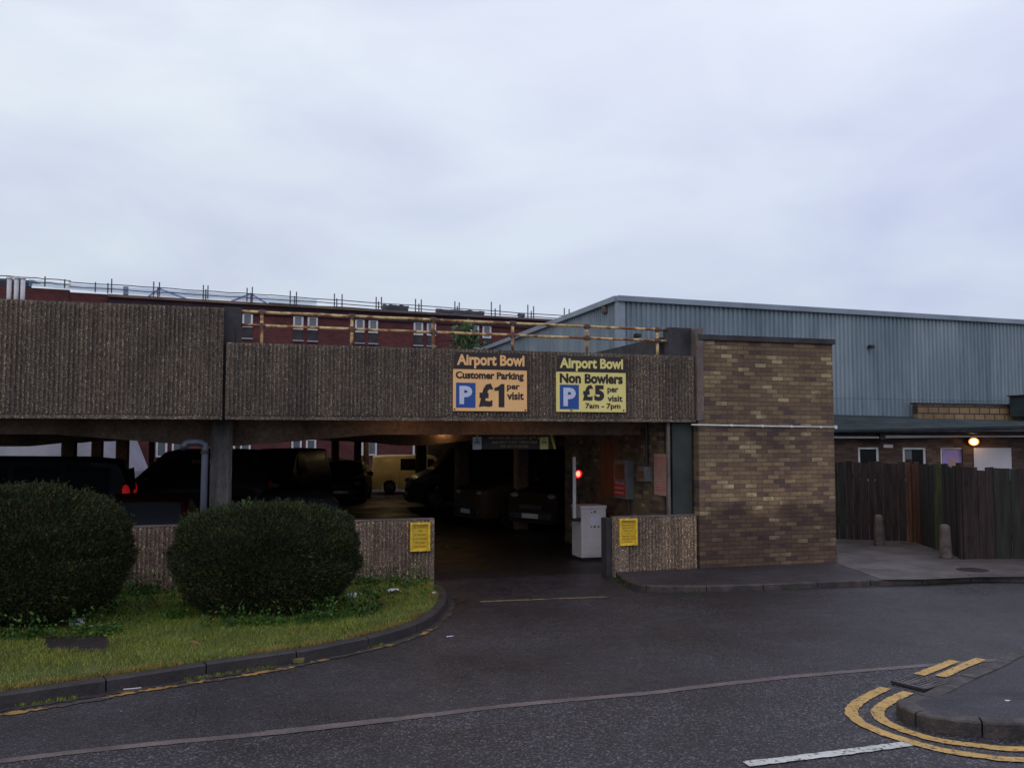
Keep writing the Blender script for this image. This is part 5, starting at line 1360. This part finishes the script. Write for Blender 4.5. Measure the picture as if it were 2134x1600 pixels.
# ------------------------------------------------------------------ litter
def lit(name, label, px, py, z, w_, d_, h_, mat, rot, cat='litter'):
    p = gp(px, py, z); fr = Frame(p.x, p.y, rot); m = MB(); n = 7; V = []
    for i in range(n):
        for j in range(n): V.append(((i / (n - 1) - .5) * w_, (j / (n - 1) - .5) * d_, z + .004 + h_ * (.5 + .5 * noise.noise(Vector((i * .9 + px, j * .9, 1)))) * (1 if 0 < i < n - 1 else .6)))
    m.add(V, [(i * n + j, (i + 1) * n + j, (i + 1) * n + j + 1, i * n + j + 1) for i in range(n - 1) for j in range(n - 1)])
    return single(name, m, mat, label, cat, fr, (0, 0, z))
B = Thing('drinks_carton', 'crushed white carton lying in the grass below the larger bush', 'litter', WORLD, tuple(gp(158, 1303, VZ)))
p = gp(158, 1303, VZ); m = MB(); m.box(p.x - .085, p.x + .085, p.y, p.y + .05, VZ + .0, VZ + .085); B.part('carton', m, M_white, bevel=.008)
m = MB(); m.box(p.x - .06, p.x + .05, p.y - .003, p.y - .0005, VZ + .03, VZ + .055); B.part('print', m, M_glassg)
lit('crumpled_bag', 'crumpled white plastic bag by the low wall near the kerb', 822, 1236, VZ, .16, .14, .10, M_white, 20)
lit('crumpled_bag', 'small scrap of white plastic at the wall end', 905, 1238, VZ, .07, .05, .04, M_white, 60)
p = gp(733, 1249, VZ); m = MB(); m.tube([(p.x - .06, p.y, VZ + .05), (p.x + .06, p.y + .02, VZ + .06)], .032, 12)
single('drink_can', m, M_lav, 'silver drinks can lying below the smaller bush', 'litter', WORLD, (p.x, p.y, VZ), smooth=True)
p = gp(405, 1344, VZ); m = MB(); m.tube([(p.x - .06, p.y + .04, VZ + .03), (p.x - .02, p.y + .02, VZ + .035), (p.x + .06, p.y - .03, VZ + .02)], .007, 6)
single('wrapper', m, M_redink, 'thin twisted reddish wrapper on the grass near the kerb', 'litter', WORLD, (p.x, p.y, VZ))
p = gp(275, 1437, 0); m = MB(); m.tube([(p.x - .07, p.y - .02, .012), (p.x, p.y, .012), (p.x + .07, p.y + .035, .012)], .005, 6)
single('plastic_straw', m, M_white, 'bent white straw lying in the gutter below the verge', 'litter', WORLD, (p.x, p.y, 0))
p = gp(622, 1381, 0); m = MB(); m.box(p.x - .055, p.x + .06, p.y - .03, p.y + .04, 0.002, .05)
single('stone_chunk', m, pm('mossy_stone', (.16, .13, .04), (.08, .075, .02), 9, .9, bs=.6), 'mossy stone lump lying against the verge kerb', 'stone', WORLD, (p.x, p.y, 0), bevel=.012)
lit('paper_scrap', 'white paper scrap on the road below the kerb end', 938, 1327, 0, .09, .03, .012, M_lav, 30)
lit('paper_scrap', 'white scrap on the near corner pavement', 2101, 1461, .10, .045, .03, .012, M_white, 10)
m = MB()
for _ in range(90):
    px = random.uniform(20, 2100); py = random.uniform(1330, 1590)
    if random.random() < .35: px = random.gauss(960, 45); py = random.gauss(1452, 8)
    p = gp(px, py); r_ = random.uniform(.003, .010); a = random.uniform(0, 3)
    q = [Vector((math.cos(a + k * 1.57) * r_ * random.uniform(.6, 1.3), math.sin(a + k * 1.57) * r_ * random.uniform(.6, 1.3), 0)) for k in range(4)]
    m.add([(p.x + v.x, p.y + v.y, .016) for v in q], [(0, 1, 2, 3)])
struct('road_chippings', m, pm('pale_chippings', (.35, .34, .36), (.2, .2, .22), 9, .7), 'stuff')

# ------------------------------------------------------------------ red apartment block
aA = at(270, 612, 42.0); aB = at(1190, 665, 42.0 * 301 / 248)
AF = Frame(aA.x, aA.y, to=(aB.x, aB.y)); AZ = aA.z - .22
AP = Thing('apartment_block', 'long red brick block behind the parking deck with its roof being repaired', 'building', AF, (0, 0, 0))
mb = MB(); mb.box(-14, 32, 0, 10, -.02, AZ - .45); AP.part('wall', mb, M_red)
a226 = AF.hit(226, 612)[0]
mb = MB(); mb.box(a226, 32.1, -.12, 10.1, AZ - .448, AZ - .02); AP.part('eaves_band', mb, M_redband)
mb = MB(); mb.box(a226, 32.1, -.35, .6, AZ - .018, AZ + .10); AP.part('roof_edge_board', mb, M_plank)
xs1, zs1 = AF.hit(145, 607, 0); xs0, zs0 = AF.hit(0, 596, 0)
mb = MB(); mb.box(-14, AF.hit(145, 610)[0], -.02, 9, AZ - .447, AF.hit(70, 600)[1]); mb.box(AF.hit(146, 610)[0], a226 - .01, -.01, 9, AZ - .447, AF.hit(200, 612)[1]); AP.part('stepped_parapet', mb, M_red)
wp = [(505, 525), (611, 630.5), (641, 660.5), (740, 758), (768, 786), (862, 880), (889.5, 907), (980, 996.5), (1005.5, 1022)]
spc = AF.hit(611, 700)[0]; 
wrows = [(AF.hit(515, 653)[1], AF.hit(515, 682)[1], AF.hit(515, 707)[1]), (5.6, 4.9, 4.35), (AF.hit(508, 915)[1], AF.hit(508, 951)[1], None)]
first = None
def apt_window(a, b, zt, zb, zp):
    mb = MB(); mb.box(a, b, -.03, -.002, zb, zt); wn = AP.part('window', mb, M_glassg)
    f_ = .07; mb = MB(); mb.box(a - .02, a + f_, -.08, -.031, zb, zt); mb.box(b - f_, b + .02, -.08, -.031, zb, zt); mb.box(a + f_, b - f_, -.079, -.031, zt - f_, zt); mb.box(a + f_, b - f_, -.079, -.031, zb, zb + f_)
    AP.part('frame', mb, M_white, parent=wn)
    if zp is not None:
        mb = MB(); mb.box(a, b, -.04, -.003, zp + .1, zb - .01); AP.part('infill_panel', mb, M_darkfelt, parent=wn)
        mb = MB(); mb.box(a - .03, b + .03, -.12, -.002, zp, zp + .06); AP.part('sill', mb, M_pale, parent=wn)
xsw = [(AF.hit(a, 700)[0], AF.hit(b, 700)[0]) for a, b in wp]
xsw += [(xsw[0][0] - .72, xsw[0][1] - .72)] + [(xsw[1][0] - 2 * (xsw[3][0] - xsw[1][0]) + d_, xsw[1][1] - 2 * (xsw[3][0] - xsw[1][0]) + d_) for d_ in (0, .7)]
dsp = xsw[3][0] - xsw[1][0]
for k_ in (3, 4): xsw += [(xsw[1][0] - k_ * dsp, xsw[1][1] - k_ * dsp), (xsw[1][0] - k_ * dsp + .7, xsw[1][1] - k_ * dsp + .7)]
for a, b in xsw:
    for zt, zb, zp in wrows: apt_window(a, b, zt, zb, zp)
# flues and roof clutter
for px in (18.5, 33.5, 47):
    p = AF.loc(at(px, 616, 38.5)); zt = at(px, 581, 38.5).z
    B = Thing('flue_pipe', 'one of three white flue pipes at the left end of the block roof', 'flue', AF, p, 'white flues on the block roof')
    mb = MB(); mb.tube([(p[0], p[1], p[2] - .6), (p[0], p[1], zt)], .09, 12); B.part('pipe', mb, M_white, smooth=True)
    mb = MB(); mb.tube([(p[0], p[1], zt), (p[0], p[1], zt + .07)], .13, 12); B.part('cap', mb, M_white)
def roofbox(name, label, px0, px1, py0, py1, dep, mat, t=1.2, cat='roof tarpaulin'):
    a, zt = AF.hit(px0, py0, t); b, _ = AF.hit(px1, py0, t); zb = AZ + .1 if dep is None else dep
    m = MB(); n = 10; V = []
    for i in range(n + 1):
        x = a + (b - a) * i / n; zj = zt + .08 * noise.noise(Vector((i * .8 + px0, 0, 0)))
        V += [(x + .25, t + .8, zj - .02), (x, t, zj), (x - .08, t - .1, zb)]
    m.add(V, [f for i in range(n) for f in ((3 * i, 3 * i + 1, 3 * i + 4, 3 * i + 3), (3 * i + 1, 3 * i + 2, 3 * i + 5, 3 * i + 4))])
    for k in range(4): 
        z_ = zb + (zt - zb) * (k + .5) / 4; m.box(a + .1 * k, b - .1, t - .13 + .02 * k, t - .09 + .02 * k, z_ - .03, z_ + .03)
    return single(name, m, mat, label, cat, AF, (a, t, zb))
roofbox('slate_stack', 'shorter stack of dark slates on the block roof', 797, 852, 634, 655, None, M_tarp, cat='slate stack')
roofbox('slate_stack', 'longer stack of dark slates on the block roof further right', 908, 1010, 643, 660, None, M_tarp, cat='slate stack')
roofbox('tarpaulin', 'dark blue sheeting at the left end of the block roof', -30, 70, 578, 596, AF.hit(70, 600)[1], M_tarp, .6)
roofbox('vent_stack', 'small dark box standing on the block roof near the hall', 1080, 1094, 653, 660, None, M_tarp, cat='vent')
a, zt = AF.hit(257, 597, 1.0); b, _ = AF.hit(268, 597, 1.0)
single('roof_vent', MB().box(a, b, 1.0, 1.3, AZ, zt), M_gbox, 'grey louvred vent above the roof net at the left', 'vent', AF, (a, 1, AZ))
# white sheeted gables
for px0, pk, px1, yp in ((292, 332, 428, 602), (455, 522, 578, 612)):
    a, _ = AF.hit(px0, 620, 1.2); b, _ = AF.hit(px1, 625, 1.2); c, z_ = AF.hit(pk, yp, 3.6)
    G = Thing('sheeted_gable', 'white sheeted roof with the %s peak behind the scaffold netting' % ('left-hand' if pk < 400 else 'right-hand'), 'roof sheeting', AF, (a, 1.2, AZ))
    m = MB(); m.add([(a, 1.2, AZ - .05), (b, 1.2, AZ - .05), (c, 3.6, z_), (a, 7, AZ - .05), (b, 7, AZ - .05)], [(0, 1, 2), (1, 4, 2), (4, 3, 2), (3, 0, 2)]); G.part('sheet', m, M_sheet)
    for q in (a, b):
        m = MB(); m.tube([(q, 1.17, AZ), (c, 3.57, z_ + .01)], .035, 6); G.part('blue_edge', m, M_bluerope)
# scaffolding
SF = Thing('scaffolding', 'roof-edge scaffold of poles and rails with pale blue netting on the block', 'scaffolding', AF, (0, -.5, AZ))
def pole(px, y0_, y1_, t=-.5):
    s_, z1_ = AF.hit(px, y0_, t); _, z0_ = AF.hit(px, y1_, t); m = MB(); m.tube([(s_, t, z0_), (s_, t, z1_)], .032, 6); SF.part('pole', m, M_tube)
for px, a, b in ((94, 576, 597), (135, 582, 600), (199, 588, 609), (225, 590, 612), (233, 581, 611),
                 (320.5, 587, 618), (329, 598, 620), (332.5, 588, 618), (424, 594, 624), (429, 603, 626), (433.5, 595, 623), (515, 600, 628), (523, 612, 632), (526, 598, 630),
                 (605, 606, 636), (614, 617, 638), (618, 608, 636), (697, 612, 640), (702, 622, 642), (713, 613, 640), (784, 619, 646), (789, 628, 646), (795, 619, 644), (866, 623, 650), (873, 633, 652), (878, 624, 650),
                 (948, 628, 655), (953, 638, 658), (957, 630, 655), (1024, 629, 660), (1032, 643, 661), (1042, 635, 658), (1100, 635, 664), (1107, 648, 667), (1112, 638, 664), (1176, 642, 668), (1186, 644, 668)): pole(px, a, b)
def srail(pa, pb, t=-.55):
    a, za = AF.hit(*pa, t); b, zb = AF.hit(*pb, t); m = MB(); n = 14
    m.tube([(a + (b - a) * k / n, t, za + (zb - za) * k / n + random.uniform(-.02, .02)) for k in range(n + 1)], .024, 6); SF.part('rail', m, M_tube)
for pa, pb in (((-60, 570), (148, 585)), ((-60, 580), (148, 593)), ((143, 588), (560, 615)), ((143, 597), (560, 623)), ((560, 615), (1200, 660)), ((560, 623), (1200, 666)), ((560, 631), (1200, 671))): srail(pa, pb)
m = MB(); P = []
for i in range(41):
    px = 60 + 600 * i / 40; yt = np.interp(px, [60, 143, 560, 660], [580, 590, 616, 623]); yb_ = np.interp(px, [60, 143, 270, 660], [596, 603, 613, 636])
    a, za = AF.hit(px, yt, -.47); _, zb = AF.hit(px, yb_, -.47); P += [(a, -.47 + .03 * math.sin(i), za - .03), (a, -.47 + .03 * math.cos(i * 1.3), zb)]
m.add(P, [(2 * i, 2 * i + 1, 2 * i + 3, 2 * i + 2) for i in range(40)]); SF.part('netting', m, M_net)

# pale low building beyond the left bays
pa = at(-330, 940, 37); pb = at(240, 940, 37)
PF = Frame(pa.x, pa.y, to=(pb.x, pb.y)); Wd = (pb - pa).length
B = Thing('pale_building', 'pale rendered low building seen under the deck at the far left', 'building', PF, (0, 0, 0))
mb = MB(); mb.extr_y([(0, 0), (Wd, 0), (Wd, .9), (Wd - .85, 2.9), (0, 2.9)], 0, 3.5); B.part('wall', mb, M_pale)
mb = MB(); mb.box(-.2, Wd - .85, -.15, 3.7, 2.902, 3.05); B.part('roof', mb, M_darkfelt)

# any object that was never given a kind or label would show in the report
for o in bpy.data.objects:
    if o.type in ('LIGHT', 'CAMERA'): continue
print('objects', len(bpy.data.objects))
